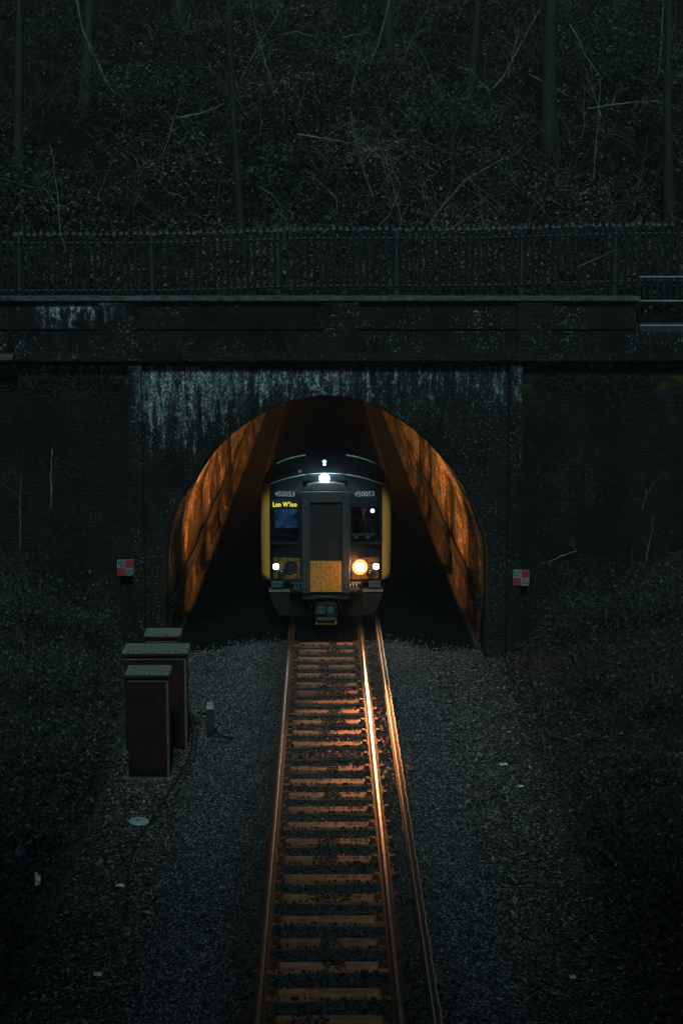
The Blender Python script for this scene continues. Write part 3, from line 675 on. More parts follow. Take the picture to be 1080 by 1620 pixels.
mb = MB(); mb.ring((.735, 1.285), .165, .125, fy(.735, 1.285) - .035, fy(.735, 1.285) + .02); mb.build('halo_ring', M_halo, tr)  # glowing ring added round the headlight for its halo
mb = MB(); mb.ring((-.03, 3.225), .12, .093, TY - .035, TY + .02); mb.build('halo_ring', M_halo2, tr)  # dimmer glowing ring added round the top lamp for its halo
mb = MB(); mb.ball((-.03, TY + .3, 3.56), .05); mb.disc((-.03, 3.50), .03, TY + .26, TY + .34, 12); mb.build('roof_beacon', M_white, tr)
mb = MB(); mb.disc((-.56, 3.37), .035, TY + .1, TY + .34, 12, .02); mb.box(-.60, -.52, TY + .28, TY + .36, 3.28, 3.36); mb.build('horn', M_blue, tr)
# yellow lamp panels
for s in (-1, 1):
    mb = MB(); V = []; xs = np.linspace(.56, 1.14, 8)
    for x in xs:
        for z in (1.02, 1.49): V.append((s * x, fy(x, z) - .010, z))
    mb.add(V, [(2 * k, 2 * k + 1, 2 * k + 3, 2 * k + 2) for k in range(7)], True)
    V2 = [(a, b + .014, c) for a, b, c in V]; mb.add(V2, [(2 * k, 2 * k + 1, 2 * k + 3, 2 * k + 2) for k in range(7)])
    mb.build('lamp_panel', M_yel3, tr)
# windscreens, wipers, surrounds
for W, lab in ((WL, 'left windscreen with a blue reflection'), (WR, 'right windscreen with the driver behind it')):
    mb = MB(); xs = np.linspace(W[0], W[1], 7); V = []
    for x in xs:
        for z in (W[2], W[3]): V.append((x, fy(x, z) + .012, z))
    mb.add(V, [(2 * k, 2 * k + 1, 2 * k + 3, 2 * k + 2) for k in range(6)], True); g = mb.build('windscreen', M_wind, tr, label=lab)
    mb = MB(); t = .018
    for (x0, x1, z0, z1) in ((W[0] - t, W[1] + t, W[2] - t, W[2]), (W[0] - t, W[1] + t, W[3], W[3] + t), (W[0] - t, W[0], W[2], W[3]), (W[1], W[1] + t, W[2], W[3])):
        y = min(fy(x0, z0), fy(x1, z1)) - .012; mb.box(x0, x1, y, y + .05 + abs(fy(x0, z0) - fy(x1, z1)), z0, z1)
    d = mb.build('window_seal', M_front, tr); d.parent = g; d.matrix_parent_inverse = Matrix()
    cx = (W[0] + W[1]) / 2; mb = MB(); mb.tube([(cx + .1, fy(cx, 1.8) - .02, 1.74), (cx - .05, fy(cx, 2) - .03, 2.0), (cx + .02, fy(cx, 2.3) - .025, 2.35)], .008, 5)
    d = mb.build('wiper', M_dark, tr); d.parent = g; d.matrix_parent_inverse = Matrix()
# lettering
def text(body, x, z, size, m, name, y, extr=.002, bold=0.0, sx_=1.0):
    cu = bpy.data.curves.new('t', 'FONT'); cu.body = body; cu.size = size; cu.align_x = 'CENTER'; cu.align_y = 'CENTER'; cu.extrude = extr; cu.offset = bold; cu.resolution_u = 3; cu.space_character = 1.12 if bold > .0015 else 1
    o = bpy.data.objects.new('t', cu); C.objects.link(o); dg = bpy.context.evaluated_depsgraph_get(); me = bpy.data.meshes.new_from_object(o.evaluated_get(dg)); bpy.data.objects.remove(o)
    me.transform(Matrix.Translation((x, y, z)) @ Matrix.Rotation(R(90), 4, 'X') @ Matrix.Diagonal((sx_, 1, 1, 1)))
    me.materials.clear(); return link(name, me, m, tr)
for x in (-.885, .835):
    y = fy(abs(x), 2.87) - .03; o = text('450053', 0, 2.87, .155, M_white, 'number', 0, bold=.001, sx_=.97)
    ang = math.atan2(fy(abs(x) + .1, 2.87) - fy(abs(x) - .1, 2.87), .2) * (1 if x > 0 else -1)
    o.data.transform(Matrix.Translation((x, y, 0)) @ Matrix.Rotation(ang, 4, 'Z'))
mb = MB(); mb.box(-1.18, -.595, fy(.59, 2.6) - .012, fy(1.17, 2.66) + .05, 2.583, 2.735); dp = mb.build('destination_display', M_dark, tr, bevel=.004)
o = text("Lon W'loo", -.885, 2.655, .145, M_led, 'led_text', fy(.59, 2.6) - .016, bold=.0016, sx_=.74); o.parent = dp; o.matrix_parent_inverse = Matrix()
# things below the mask
for s in (-1, 1):
    x0, x1 = sorted((s * .93, s * 1.19)); mb = MB(); mb.box(x0, x1, TY + .06, TY + .5, .82, .97); mb.build('buffer_pad', M_blue, tr, bevel=.015)
    x0, x1 = sorted((s * .79, s * 1.24)); mb = MB(); mb.box(x0, x1, TY - .02, TY + .4, .745, .775); mb.build('step', M_lid, tr, bevel=.004)
    mb = MB()
    for k in range(9):
        z = .70 - k * .055; xo = 1.23 - .02 * k - .012 * max(0, k - 4); x0, x1 = sorted((s * .80, s * xo)); mb.box(x0, x1, TY + .02, TY + .10, z - .022, z)
        mb.box(x0 + .01, x1 - .01, TY + .05, TY + .09, z - .055, z - .022)
    mb.build('skirt_grille', M_grille, tr)
    mb = MB(); x0, x1 = sorted((s * .36, s * .78)); mb.box(x0, x1, TY - .02, TY + .4, .70, .98)
    mb.build('headstock', M_black, tr, bevel=.02)
    mb = MB(); x = s * .62
    for k in range(3): mb.tube([(x + s * (k * .07 - .1), TY - .03, .96), (x + s * (k * .07 - .1), TY - .12, .88), (x + s * (k * .06 - .08), TY - .13, .80), (x + s * (k * .05 - .16), TY - .05, .72)], .017, 6)
    mb.box(min(x - .12, x + .14), max(x - .12, x + .14), TY - .07, TY, .925, .965); mb.box(x - .1, x + .1, TY - .06, TY, .80, .84)
    mb.build('jumper_cables', M_blue if s < 0 else M_lid, tr)  # right set paler: headlight falling on it put into the colour
mb = MB(); mb.box(-.52, .50, TY - .16, TY + .2, .60, .745); mb.box(-.2, .2, TY - .22, TY - .16, .64, .70); mb.build('buffer_beam', M_dark, tr, bevel=.02)
mb = MB(); mb.prism([(-.24, .50), (-.20, .56), (.20, .56), (.24, .50), (.25, .26), (.19, .20), (-.19, .20), (-.25, .26)], TY - .42, TY + .3)
cp = mb.build('coupler', M_steel, tr, bevel=.02)
mb = MB(); mb.disc((.09, .42), .075, TY - .47, TY - .42, 16, .09); mb.prism([(-.2, .36), (-.02, .36), (-.02, .5), (-.12, .53), (-.2, .5)], TY - .50, TY - .42); mb.box(-.2, .2, TY - .48, TY - .42, .21, .27)
for k in range(6): mb.disc((-.16 + k * .065, .315), .016, TY - .44, TY - .42, 8)
d = mb.build('coupler_face', M_blue, tr, bevel=.004); d.parent = cp; d.matrix_parent_inverse = Matrix()
mb = MB(); mb.box(-.23, .23, TY - .38, TY + .2, .10, .15); mb.build('coupler_box', M_yel2, tr, bevel=.01)
mb = MB()
for s in (-1, 1): mb.tube([(s * .26, TY - .1, .6), (s * .33, TY - .2, .4), (s * .3, TY - .15, .25), (s * .24, TY + .0, .25)], .02, 6)
mb.build('air_hose', M_cable, tr)
mb = MB(); mb.box(-1.05, 1.05, TY + .25, TY + .9, .16, .62); mb.build('underframe', M_black, tr)
# wheels of the leading bogie
for yk in (TY + 1.6, TY + 4.2):
    for s in (-1, 1):
        mb = MB(); n = 24; xa, xb = s * .70, s * .83; V = [(x, yk + .42 * math.cos(2 * math.pi * k / n), .423 + .42 * math.sin(2 * math.pi * k / n)) for x in (xa, xb) for k in range(n)]
        mb.add(V, [tuple(range(n)), tuple(range(2 * n - 1, n - 1, -1))] + [(k, k + n, (k + 1) % n + n, (k + 1) % n) for k in range(n)]); mb.build('wheel', M_rust, tr)
    mb = MB(); mb.box(-.95, .95, yk - .5, yk + .5, .45, .7); mb.build('bogie_frame', M_dark, tr)
# carriages
win = [(3.4, 4.7), (5.5, 6.0), (6.15, 6.65), (7.5, 9.1), (9.5, 11.1), (12.1, 12.6), (12.75, 13.25), (14.2, 15.8), (16.2, 17.8)]
WZ0, WZ1 = 1.86, 2.76
for car in range(4):
    y0 = TY + .86 + car * 20.3; y1 = y0 + 19.8; wl = [(a, b) for a, b in win if car > 0 or a > 1]
    mb = MB()
    for s in (-1, 1):
        x0, x1 = sorted((s * 1.355, s * 1.40)); mb.box(x0, x1, y0, y1, .92, WZ0); mb.box(x0, x1, y0, y1, WZ1, 3.03); p = y0
        for a, b in wl: mb.box(x0, x1, p, y0 + a, WZ0, WZ1); p = y0 + b
        mb.box(x0, x1, p, y1, WZ0, WZ1)
    mb.box(-1.355, 1.355, y0 + (.05 if car else .4), y1, .92, .98); mb.box(-1.355, 1.355, y1 - .06, y1, .98, 3.0)
    if car: mb.box(-1.355, 1.355, y0, y0 + .05, .98, 3.0)
    else: mb.box(-1.355, 1.355, y0 + 2.1, y0 + 2.18, .98, 3.02)
    sh = mb.build('carriage_body', M_body, tr)
    mb = MB(); xs = np.linspace(-1.40, 1.40, 29)
    prev = [(x, roof_z(x * .996)) for x in xs]; V = [(x, y, z) for y in (y0 - .02, y1) for x, z in prev] + [(x * .97, y, z - .05) for y in (y0, y1) for x, z in prev]
    nn = len(prev); mb.add(V, [(k, k + 1, nn + k + 1, nn + k) for k in range(nn - 1)] + [(2 * nn + k, 2 * nn + k + 1, 3 * nn + k + 1, 3 * nn + k) for k in range(nn - 1)], True)
    mb.build('roof', M_dark, tr)
    mb = MB()
    for s in (-1, 1): mb.tube([(s * 1.395, y0, 3.045), (s * 1.395, y1, 3.045)], .022, 5)
    mb.build('gutter', M_lid, tr)
    for s in (-1, 1):
        for a, b in wl:
            x = s * 1.378; mb = MB(); mb.box(min(x, x + .006), max(x, x + .006), y0 + a + .002, y0 + b - .002, WZ0 + .002, WZ1 - .002); d = mb.build('side_window', M_glass, tr); d.parent = sh; d.matrix_parent_inverse = Matrix()
    mb = MB(); mb.box(-1.1, 1.1, y0 + .4, y1 - .4, .35, .9); mb.build('underfloor_gear', M_dark, tr)
    # saloon lights (the train's own lamps) and low ones added to light the upper wall
    for (xl, yl, zl, pw) in ((.62, 4.05, 2.8, 1500), (-.62, 4.05, 2.8, 1500), (0, 4.3, 1.45, 3600), (.62, 10.3, 2.8, 1400), (-.62, 9.9, 2.8, 1400), (0, 10.1, 1.5, 3400), (.62, 16.2, 2.8, 1400), (-.62, 16.8, 2.8, 1400), (0, 16.4, 1.45, 3400)):
        if 1:
            l = bpy.data.lights.new('saloon_and_fill_lamp', 'POINT'); l.energy = pw; l.color = (1, .35, .07); l.shadow_soft_size = .05
            lo = bpy.data.objects.new('saloon_and_fill_lamp', l); C.objects.link(lo); lo.location = (xl, y0 + yl, zl); lo.parent = tr; lo.matrix_parent_inverse = Matrix.Translation(tr.location).inverted()
# cab interior
CY = TY + 2.6
mb = MB(); mb.box(-1.3, 1.3, TY + .45, TY + .62, .98, 1.74); mb.box(-1.25, -.56, TY + .28, TY + .60, 1.70, 1.76); mb.box(.54, 1.25, TY + .28, TY + .60, 1.70, 1.76); desk = mb.build('cab_desk', M_cab, tr, bevel=.01)
mb = MB(); mb.box(-1.14, -.64, TY + 1.25, TY + 1.29, 1.95, 2.42); mb.build('sky_reflection_panel', M_skyrefl, tr, bevel=.01)  # glowing panel stands in for the sky's reflection in the glass
mb = MB(); mb.box(-1.14, -.64, TY + 1.18, TY + 1.24, 2.43, 2.47); mb.box(-1.02, -.82, TY + .5, TY + .54, 1.90, 1.925); mb.build('cab_strip', M_blue, tr)
mb = MB(); mb.ball((1.03, TY + .95, 2.38), .045); mb.build('cab_lamp', M_cablight, tr)
mb = MB(); mb.box(.58, 1.08, TY + .34, TY + .38, 1.925, 1.965); mb.build('cab_sill', M_lid, tr)
mb = MB(); mb.box(-.55, -.50, TY + .3, TY + 2.8, .98, 3.0); mb.box(.48, .53, TY + .3, TY + 2.8, .98, 3.0); mb.build('cab_partition', M_cab, tr)
for x, z, pw, colr in ((-.9, 2.75, 1.6, (.25, .55, 1)), (.95, 2.75, 3.5, (.8, .6, .6))):  # unseen point lights added to tint the cab blue and lift the driver
    l = bpy.data.lights.new('cab_fill_light', 'POINT'); l.energy = pw; l.color = colr; l.shadow_soft_size = .04
    lo = bpy.data.objects.new('cab_fill_light', l); C.objects.link(lo); lo.location = (x, TY + .75, z); lo.parent = tr; lo.matrix_parent_inverse = Matrix.Translation(tr.location).inverted()
# headlight beam
def spot(x, z, pw, colr, ang, tilt, r=.1, yaw=0):
    l = bpy.data.lights.new('headlight_beam', 'SPOT'); l.energy = pw; l.color = colr; l.spot_size = R(ang); l.spot_blend = 1; l.shadow_soft_size = r
    lo = bpy.data.objects.new('headlight_beam', l); C.objects.link(lo); lo.location = (x, fy(x, z) - .12, z); lo.rotation_euler = (R(-90 + tilt), 0, 0)
    lo.rotation_euler = Euler((R(90 - tilt), 0, R(180 - yaw)))
    lo.parent = tr; lo.matrix_parent_inverse = Matrix.Translation(tr.location).inverted()
spot(.735, 1.285, 17000, (1, .34, .12), 10.5, 9.7, yaw=.8)
spot(.735, 1.285, 5200, (1, .34, .12), 16, 11.4, yaw=4)
spot(-1.085, 1.285, 25, (.8, .95, 1), 60, 6, .06); spot(1.085, 1.285, 25, (.8, .95, 1), 60, 6, .06)
l = bpy.data.lights.new('headlight_bloom_fill', 'POINT'); l.energy = 22; l.color = (1, .36, .13); l.shadow_soft_size = .06  # unseen point light added ahead of the headlight to imitate its bloom
lo = bpy.data.objects.new('headlight_bloom_fill', l); C.objects.link(lo); lo.location = (.735, fy(.735, 1.285) - .55, 1.285); lo.parent = tr; lo.matrix_parent_inverse = Matrix.Translation(tr.location).inverted()
l = bpy.data.lights.new('top_lamp_fill', 'POINT'); l.energy = 75; l.color = (.75, .95, 1); l.shadow_soft_size = .05  # unseen point light added near the top lamp to brighten the dome
lo = bpy.data.objects.new('top_lamp_fill', l); C.objects.link(lo); lo.location = (-.03, TY - .25, 3.44); lo.parent = tr; lo.matrix_parent_inverse = Matrix.Translation(tr.location).inverted()

# ------------------------------------------------------------------ driver
def skin_body(name, joints, edges, m, loc):
    me = bpy.data.meshes.new(name); me.from_pydata([j[0] for j in joints], edges, [])
    o = bpy.data.objects.new(name, me); C.objects.link(o)
    md = o.modifiers.new('s', 'SKIN'); me.skin_vertices.new() if not me.skin_vertices else None
    for i, j in enumerate(joints): me.skin_vertices[0].data[i].radius = (j[1], j[2] if len(j) > 2 else j[1])
    me.skin_vertices[0].data[0].use_root = True
    sb = o.modifiers.new('d', 'SUBSURF'); sb.levels = 2; sb.render_levels = 2
    dg = bpy.context.evaluated_depsgraph_get(); m2 = bpy.data.meshes.new_from_object(o.evaluated_get(dg)); bpy.data.objects.remove(o)
    for p in m2.polygons: p.use_smooth = True
    return m2
DX, DY = .80, TY + 1.15
J = [((0, 0, .62), .16, .12), ((0, -.02, .82), .15, .11), ((0, -.03, 1.02), .18, .11), ((0, -.03, 1.17), .15, .09), ((0, -.05, 1.26), .055, .055),
     ((0, -.07, 1.34), .075, .085), ((0, -.07, 1.44), .08, .095), ((0, -.06, 1.50), .05, .06),
     ((-.19, -.03, 1.12), .06), ((-.25, -.16, .90), .045), ((-.16, -.40, .88), .035), ((-.14, -.46, .88), .03),
     ((.19, -.03, 1.12), .06), ((.25, -.16, .90), .045), ((.14, -.40, .88), .035), ((.12, -.46, .88), .03),
     ((-.10, -.06, .58), .085), ((-.12, -.42, .60), .065), ((-.12, -.44, .18), .045), ((-.12, -.54, .09), .04),
     ((.10, -.06, .58), .085), ((.12, -.42, .60), .065), ((.12, -.44, .18), .045), ((.12, -.54, .09), .04)]
E = [(0, 1), (1, 2), (2, 3), (3, 4), (4, 5), (5, 6), (6, 7), (3, 8), (8, 9), (9, 10), (10, 11), (3, 12), (12, 13), (13, 14), (14, 15), (0, 16), (16, 17), (17, 18), (18, 19), (0, 20), (20, 21), (21, 22), (22, 23)]
hand = []
for s, base in ((-1, 11), (1, 15)):
    for k in range(5):
        b = Vector(J[base][0]); dx = (-.03 + .015 * k); ln = (.045, .065, .07, .065, .05)[k]
        if k == (4 if s < 0 else 0): tip1 = b + Vector((-s * .045, -.02, .0)); tip2 = b + Vector((-s * .055, -.05, -.02))
        else: tip1 = b + Vector((dx, -ln * .7, -.005)); tip2 = b + Vector((dx, -ln, -.035))
        i = len(J); J += [(tuple(tip1), .010), (tuple(tip2), .008)]; E += [(base, i), (i, i + 1)]
me = skin_body('person', J, E, None, None)
me.transform(Matrix.Translation((DX, DY, .95)))
per = link('person', me, [M_shirt, M_skin], label='train driver in dark clothes sitting behind the right windscreen', cat='person')
for p in me.polygons:
    c = p.center; p.material_index = 1 if (c.z > .95 + 1.24 or (c.y < DY - .38 and c.z > .95 + .8)) else 0
mb = MB(); mb.ball((DX, DY - .045, .95 + 1.455), .098, 1.0, 12, 8); o = mb.build('hair', M_hair, per)
V = np.array([v.co[:] for v in o.data.vertices])
for v in o.data.vertices:
    if v.co.y < DY - .09 and v.co.z < .95 + 1.49: v.co.y = DY - .06
mb = MB(); mb.tube([(DX, DY - .165, 2.40), (DX, DY - .19, 2.365), (DX, DY - .165, 2.355)], [.008, .014, .01], 6)
for s in (-1, 1): mb.ball((DX + s * .032, DY - .155, 2.40), .012); mb.ball((DX + s * .092, DY - .06, 2.375), .02, 1.5)
mb.build('face', M_skin, per)
mb = MB(); mb.box(DX - .24, DX + .24, DY - .3, DY + .2, 1.38, 1.48); mb.box(DX - .22, DX + .22, DY + .14, DY + .24, 1.48, 2.15); mb.box(DX - .05, DX + .05, DY - .1, DY, .98, 1.38); mb.build('driver_seat', M_dark, tr, bevel=.02)

# ------------------------------------------------------------------ lineside cabinets
def cabinet(px0, px1, py_lid, py_base, zb, depth, label, trim=True):
    a = on_z(px0, py_base, zb); b = on_z(px1, py_base, zb); Y = a.y; w_ = b.x - a.x; cx = (a.x + b.x) / 2
    top = at((px0 + px1) / 2, py_lid, Y).z; c = empty('equipment_cabinet', (cx, Y, zb), label, 'cabinet', 'lineside equipment cabinets')
    H = top - zb; h = w_ / 2
    mb = MB(); mb.box(-h, h, .03, depth, 0, H - .1); mb.build('body', M_cabi, c, bevel=.008, world=False)
    mb = MB(); mb.box(-h + .035, h - .035, .012, .028, .08, H - .19); d = mb.build('door', M_cabi, c, bevel=.004, world=False)
    mb = MB(); mb.tube([(h - .10, .0, H * .52), (h - .10, -.025, H * .52), (h - .10, -.025, H * .6), (h - .10, .0, H * .6)], .009, 6); q = mb.build('handle', M_steel, c, world=False); q.parent = d
    for kk in (.2, .5, .8): mb = MB(); mb.tube([(-h + .05, .004, H * kk - .04), (-h + .05, .004, H * kk + .04)], .011, 6); q = mb.build('hinge', M_steel, c, world=False); q.parent = d
    mb = MB()
    for kk in range(5): mb.box(-h * .45, h * .35, .002, .012, H * .72 + kk * .022, H * .72 + kk * .022 + .01)
    mb.box(-h * .45, h * .35, .009, .0125, H * .72, H * .72 + .1); q = mb.build('vent', M_cabi, c, world=False); q.parent = d
    mb = MB(); mb.box(-h - .035, h + .035, -.03, depth + .05, H - .10, H - .055); mb.build('lid_edge', M_cabi, c, bevel=.006, world=False)  # edge darker than the lid top: shade put into the colour
    mb = MB(); mb.prism([(-h - .03, H - .053), (h + .03, H - .053), (h + .02, H), (-h - .02, H)], -.025, depth + .04)
    mb.build('lid', M_lid, c, bevel=.006, world=False)
    mb = MB(); mb.box(-h + .01, h - .01, -.002, .028, H - .165, H - .145)
    if trim: mb.box(h - .03, h + .006, .004, .03, .0, H - .17)
    mb.build('trim', M_edge, c, world=False)
    mb = MB(); mb.box(-h - .06, h + .06, -.06, depth + .06, -.2, .02); mb.build('plinth', M_cop, c, bevel=.01, world=False)
    return c
cabinet(204, 268, 1063, 1232, -.33, .42, 'narrow front cabinet with reddish door and pale lid beside the track')
cabinet(199, 296, 1029, 1190, -.33, .5, 'wide dark cabinet between the narrow front one and the rear one')
cabinet(233, 284, 1002, 1143, -.33, .42, 'low cabinet nearest the tunnel, behind the wide one', False)

# cable post and cables
pb = on_z(333, 1172, -.3)
cpst = empty('cable_post', (pb.x, pb.y, -.32), 'short black post with pale cap and cables in the ballast right of the cabinets', 'post')
mb = MB(); mb.box(-.06, .06, -.04, .04, .16, .60); mb.tube([(0, 0, 0), (0, 0, .18)], .02, 8); mb.build('post_body', M_dark, cpst, bevel=.01, world=False)
mb = MB()
for k in (-1, 0, 1): mb.tube([(k * .036, 0, .60), (k * .036, 0, .70)], .014, 8)
mb.box(-.064, .064, -.044, .044, .59, .635); mb.build('cap', M_pale, cpst, world=False)
mb = MB(); mb.tube([(-.02, 0, .18), (-.05, -.1, .05), (-.14, -.25, .03), (-.3, -.35, .03)], .016, 6); mb.tube([(.03, 0, .18), (.08, -.12, .05), (.2, -.22, .03), (.35, -.25, .02)], .014, 6); mb.build('tail_cable', M_cable, cpst, world=False)
def cable(pts, r, label, n=1):
    mb = MB()
    P3 = [on_z(x, y, -.28) for x, y in pts]; q = []
    for i in range(len(P3) - 1):
        for t in np.linspace(0, 1, 8, endpoint=False):
            p0 = P3[max(i - 1, 0)]; p1 = P3[i]; p2 = P3[i + 1]; p3 = P3[min(i + 2, len(P3) - 1)]
            q.append(.5 * ((2 * p1) + (p2 - p0) * t + (2 * p0 - 5 * p1 + 4 * p2 - p3) * t * t + (3 * p1 - p0 - 3 * p2 + p3) * t ** 3))
    for v in q: v.z = float(bed_z(v.x, v.y)) + .012 + r + .008 * math.sin(v.y * 9)
    mb.tube(q, r, 7); mb.build('cable', M_cable, label=label, cat='cable')
cable([(299, 1120), (306, 1160), (300, 1195), (280, 1230), (258, 1265), (240, 1295)], .018, 'thick black cable curving past the cabinets to the grey disc')
cable([(305, 1128), (312, 1168), (305, 1205), (288, 1238), (262, 1275), (222, 1320), (205, 1370), (200, 1440)], .014, 'thin black cable running beside the thick one and on past the disc')
cable([(300, 1128), (316, 1124), (331, 1138), (345, 1168), (370, 1182)], .016, 'looped black cable from the wide cabinet over to the short post')
# grey disc lid
c = on_z(220, 1299, -.27); mb = MB(); n = 28; V = []
for r, z in ((.15, 0), (.148, .015), (.12, .028), (.03, .034)): V += [(r * math.cos(2 * math.pi * k / n), .85 * r * math.sin(2 * math.pi * k / n), z) for k in range(n)]
mb.add(V, [(a * n + k, a * n + (k + 1) % n, (a + 1) * n + (k + 1) % n, (a + 1) * n + k) for a in range(3) for k in range(n)] + [tuple(3 * n + k for k in range(n))], True)
cl = empty('chamber_lid', (c.x, c.y, float(bed_z(c.x, c.y)) + .035), 'round blue-grey lid lying on the ballast below the cabinets', 'lid'); cl.rotation_euler = (R(8), R(4), 0)
mb.build('lid_disc', M_plast, cl, world=False)
mb = MB(); mb.ball((-.01, -.02, .034), .022, .6); mb.build('knob', M_dark, cl, world=False)
# litter
def scrap(px, py, size, label, m=M_paper, tall=1, seed=0, zz=None):
    r_ = random.Random(seed + int(px)); z0 = -.3 if zz is None else zz
    c = on_z(px, py, z0); zz = max(float(bed_z(c.x, c.y)) + .03, z0) if abs(c.x) < 3.7 else float(bank_h(c.x, c.y, np.sign(c.x))) + .05
    bm_ = bmesh.new(); bmesh.ops.create_grid(bm_, x_segments=5, y_segments=5, size=size / 2)
    for v in bm_.verts: v.co += Vector((r_.uniform(-1, 1), r_.uniform(-1, 1), r_.uniform(0, 2.4))) * size * .13; v.co.y *= tall; 
    me = bpy.data.meshes.new('litter'); bm_.to_mesh(me); bm_.free()
    o = link('litter', me, m, label=label, cat='litter', group='scraps of litter by the track'); o.location = (c.x, c.y, zz); md = o.modifiers.new('t', 'SOLIDIFY'); md.thickness = .003; return o
scrap(190, 1403, .10, 'small crumpled white scrap on the left ballast')
scrap(155, 1543, .09, 'dull white scrap in the dark at the lower left')
scrap(796, 1212, .11, 'largest white scrap at the edge of the right ballast')
scrap(823, 1245, .08, 'smaller white scrap just below the largest one at right')
scrap(905, 1547, .07, 'tiny white scrap in the dark at the lower right')
o = scrap(60, 1402, .07, 'narrow pale strip of litter upright on the left bank', tall=3.2); o.rotation_euler = (R(70), R(8), R(15))
o = scrap(30, 1372, .11, 'dull blue plastic scrap on the left bank at the photo edge', M_cab, tall=2.4); o.rotation_euler = (R(50), 0, R(-20))

# ------------------------------------------------------------------ vegetation
def clump(c, rx, ry, rz, n, s0, s1):
    q = rng.normal(size=(n, 3)); q /= np.linalg.norm(q, axis=1)[:, None]; q *= (rng.random(n) ** .45)[:, None]
    # lumpy outline with gaps
    k = 1 + .3 * np.sin(q[:, 0] * 7 + c[0]) * np.sin(q[:, 1] * 6 + c[1] * 3) + .2 * np.sin(q[:, 2] * 11)
    return np.array(c) + q * k[:, None] * np.array([rx, ry, rz]), rng.uniform(s0, s1, n)
def bush(c, rx, ry, rz, n, label, group, m=M_leaf, s=(.02, .06), stems=16, name='bush'):
    e = empty(name, c, label, 'bush', group)
    P, sz = clump((c[0], c[1], c[2] + rz * .55), rx, ry, rz, n, *s)
    leaves('foliage', P, sz, m, up=.35, lng=1.5, parent=e)
    mb = MB()
    for k in range(stems):
        q = random.uniform(0, 6.28); rr = random.uniform(.3, 1.5); h = random.uniform(.5, 1.7) * rz
        p0 = Vector(c) + Vector((random.uniform(-.3, .3) * rx, random.uniform(-.3, .3) * ry, -.15)); pts = []
        for t in np.linspace(0, 1, 7): pts.append(p0 + Vector((math.cos(q) * rx * rr * t, math.sin(q) * ry * rr * t, h * math.sin(t * 2.3) / .9 + random.uniform(-.02, .02))) + Vector((random.uniform(-1, 1), random.uniform(-1, 1), random.uniform(-1, 1))) * .07 * t)
        mb.tube(pts, [.006 * (1 - .6 * t) for t in np.linspace(0, 1, 7)], 4)
    mb.build('stems', M_cane, e); return e
gl = 'low bushes on the left bank'; gr = 'low bushes on the right bank'
bl = [(-4.6, 31.8, .75, 1.0, 1500, 'bushy green undergrowth in front of the left clearance sign'), (-5.7, 31.2, 1.0, .9, 1400, 'undergrowth at the far left by the wing wall foot'),
      (-4.35, 29.6, .7, .7, 1100, 'low bush behind the cabinets on the left bank'), (-5.0, 27.6, .8, .8, 1100, 'bush left of the wide cabinet'), (-4.4, 25.0, .7, .6, 1000, 'low bush left of the narrow cabinet'),
      (-4.1, 22.2, .5, .45, 700, 'small low bush on the left bank above the litter'), (-4.0, 19.4, .45, .35, 500, 'sparse nearest bush on the left bank'), (-6.3, 29.2, 1.0, .9, 1000, 'bush at the left photo edge beyond the cabinets')]
for (x, y, r_, rz, n, lb) in bl: bush((x, y, float(bank_h(x, y, -1))), r_, r_, rz, n, lb, gl)
br_ = [(4.75, 31.6, .8, .9, 1700, 'leafy bush just below the right clearance sign'), (5.8, 31.0, .9, .9, 1500, 'broad bush right of the clearance sign'), (6.6, 30.0, .9, .8, 900, 'bush at the right photo edge near the wing wall'),
       (4.8, 28.6, .8, .6, 900, 'low bramble bush below the leafy one on the right bank'), (5.6, 26.4, .8, .7, 900, 'bramble mound at the right edge of the photo'), (4.6, 24.0, .6, .45, 600, 'small bramble by the right edge, midway down'), (4.35, 20.0, .5, .4, 450, 'nearest dark bramble at the lower right')]
for (x, y, r_, rz, n, lb) in br_: bush((x, y, float(bank_h(x, y, 1))), r_, r_, rz, n, lb, gr, M_leaf2 if y < 30 else M_leaf)
# ground ivy and leaves on both banks
for side, nm, lb in ((-1, 'ground_cover', 'ivy and grass covering the left bank'), (1, 'ground_cover', 'ivy and brambles covering the right bank')):
    n = 22000; x = side * (3.5 + np.abs(rng.normal(0, 2.0, n))); y = rng.uniform(14, 34, n); z = bank_h(x, y, side) + rng.random(n) ** 2 * .25
    leaves(nm, np.stack([x, y, z], 1), rng.uniform(.025, .065, n), M_leaf if side < 0 else M_leaf2, up=.6, kind='stuff', label=lb, cat='ground cover')
# hillside litter and ivy behind the fence
n = 95000; x = rng.normal(1.0, 4.6, n); y = 35.3 + 25 * rng.random(n) ** 1.7; pat = (wob(x, y, .8, 1) + rng.normal(0, .5, n)) > -.1; x, y = x[pat], y[pat]; n = len(x); z = hill_z(x, y) + .03 + rng.random(n) ** 3 * .2
x2 = rng.normal(.8, 3.6, 14000); y2 = rng.uniform(35.15, 37.4, 14000); x = np.append(x, x2); y = np.append(y, y2); z = np.append(z, hill_z(x2, y2) + .02 + .05 * rng.random(14000)); n = len(x)
leaves('leaf_litter', np.stack([x, y, z], 1), rng.uniform(.025, .07, n), M_litter, up=.6, kind='stuff', label='brown leaf litter on the slope behind the palisade fence', cat='leaf litter')
n = 90000; x = rng.uniform(-12, 13, n); y = 35.6 + 30 * rng.random(n) ** 1.2; pat = (wob(x, y, .5, 3) + rng.normal(0, .4, n)) > -.25; x, y = x[pat], y[pat]; z = hill_z(x, y) + rng.random(len(x)) ** 1.5 * .8
leaves('ground_cover', np.stack([x, y, z], 1), rng.uniform(.03, .09, len(x)), M_leaf, up=.3, kind='stuff', label='ivy and low undergrowth on the wooded slope', cat='ground cover')
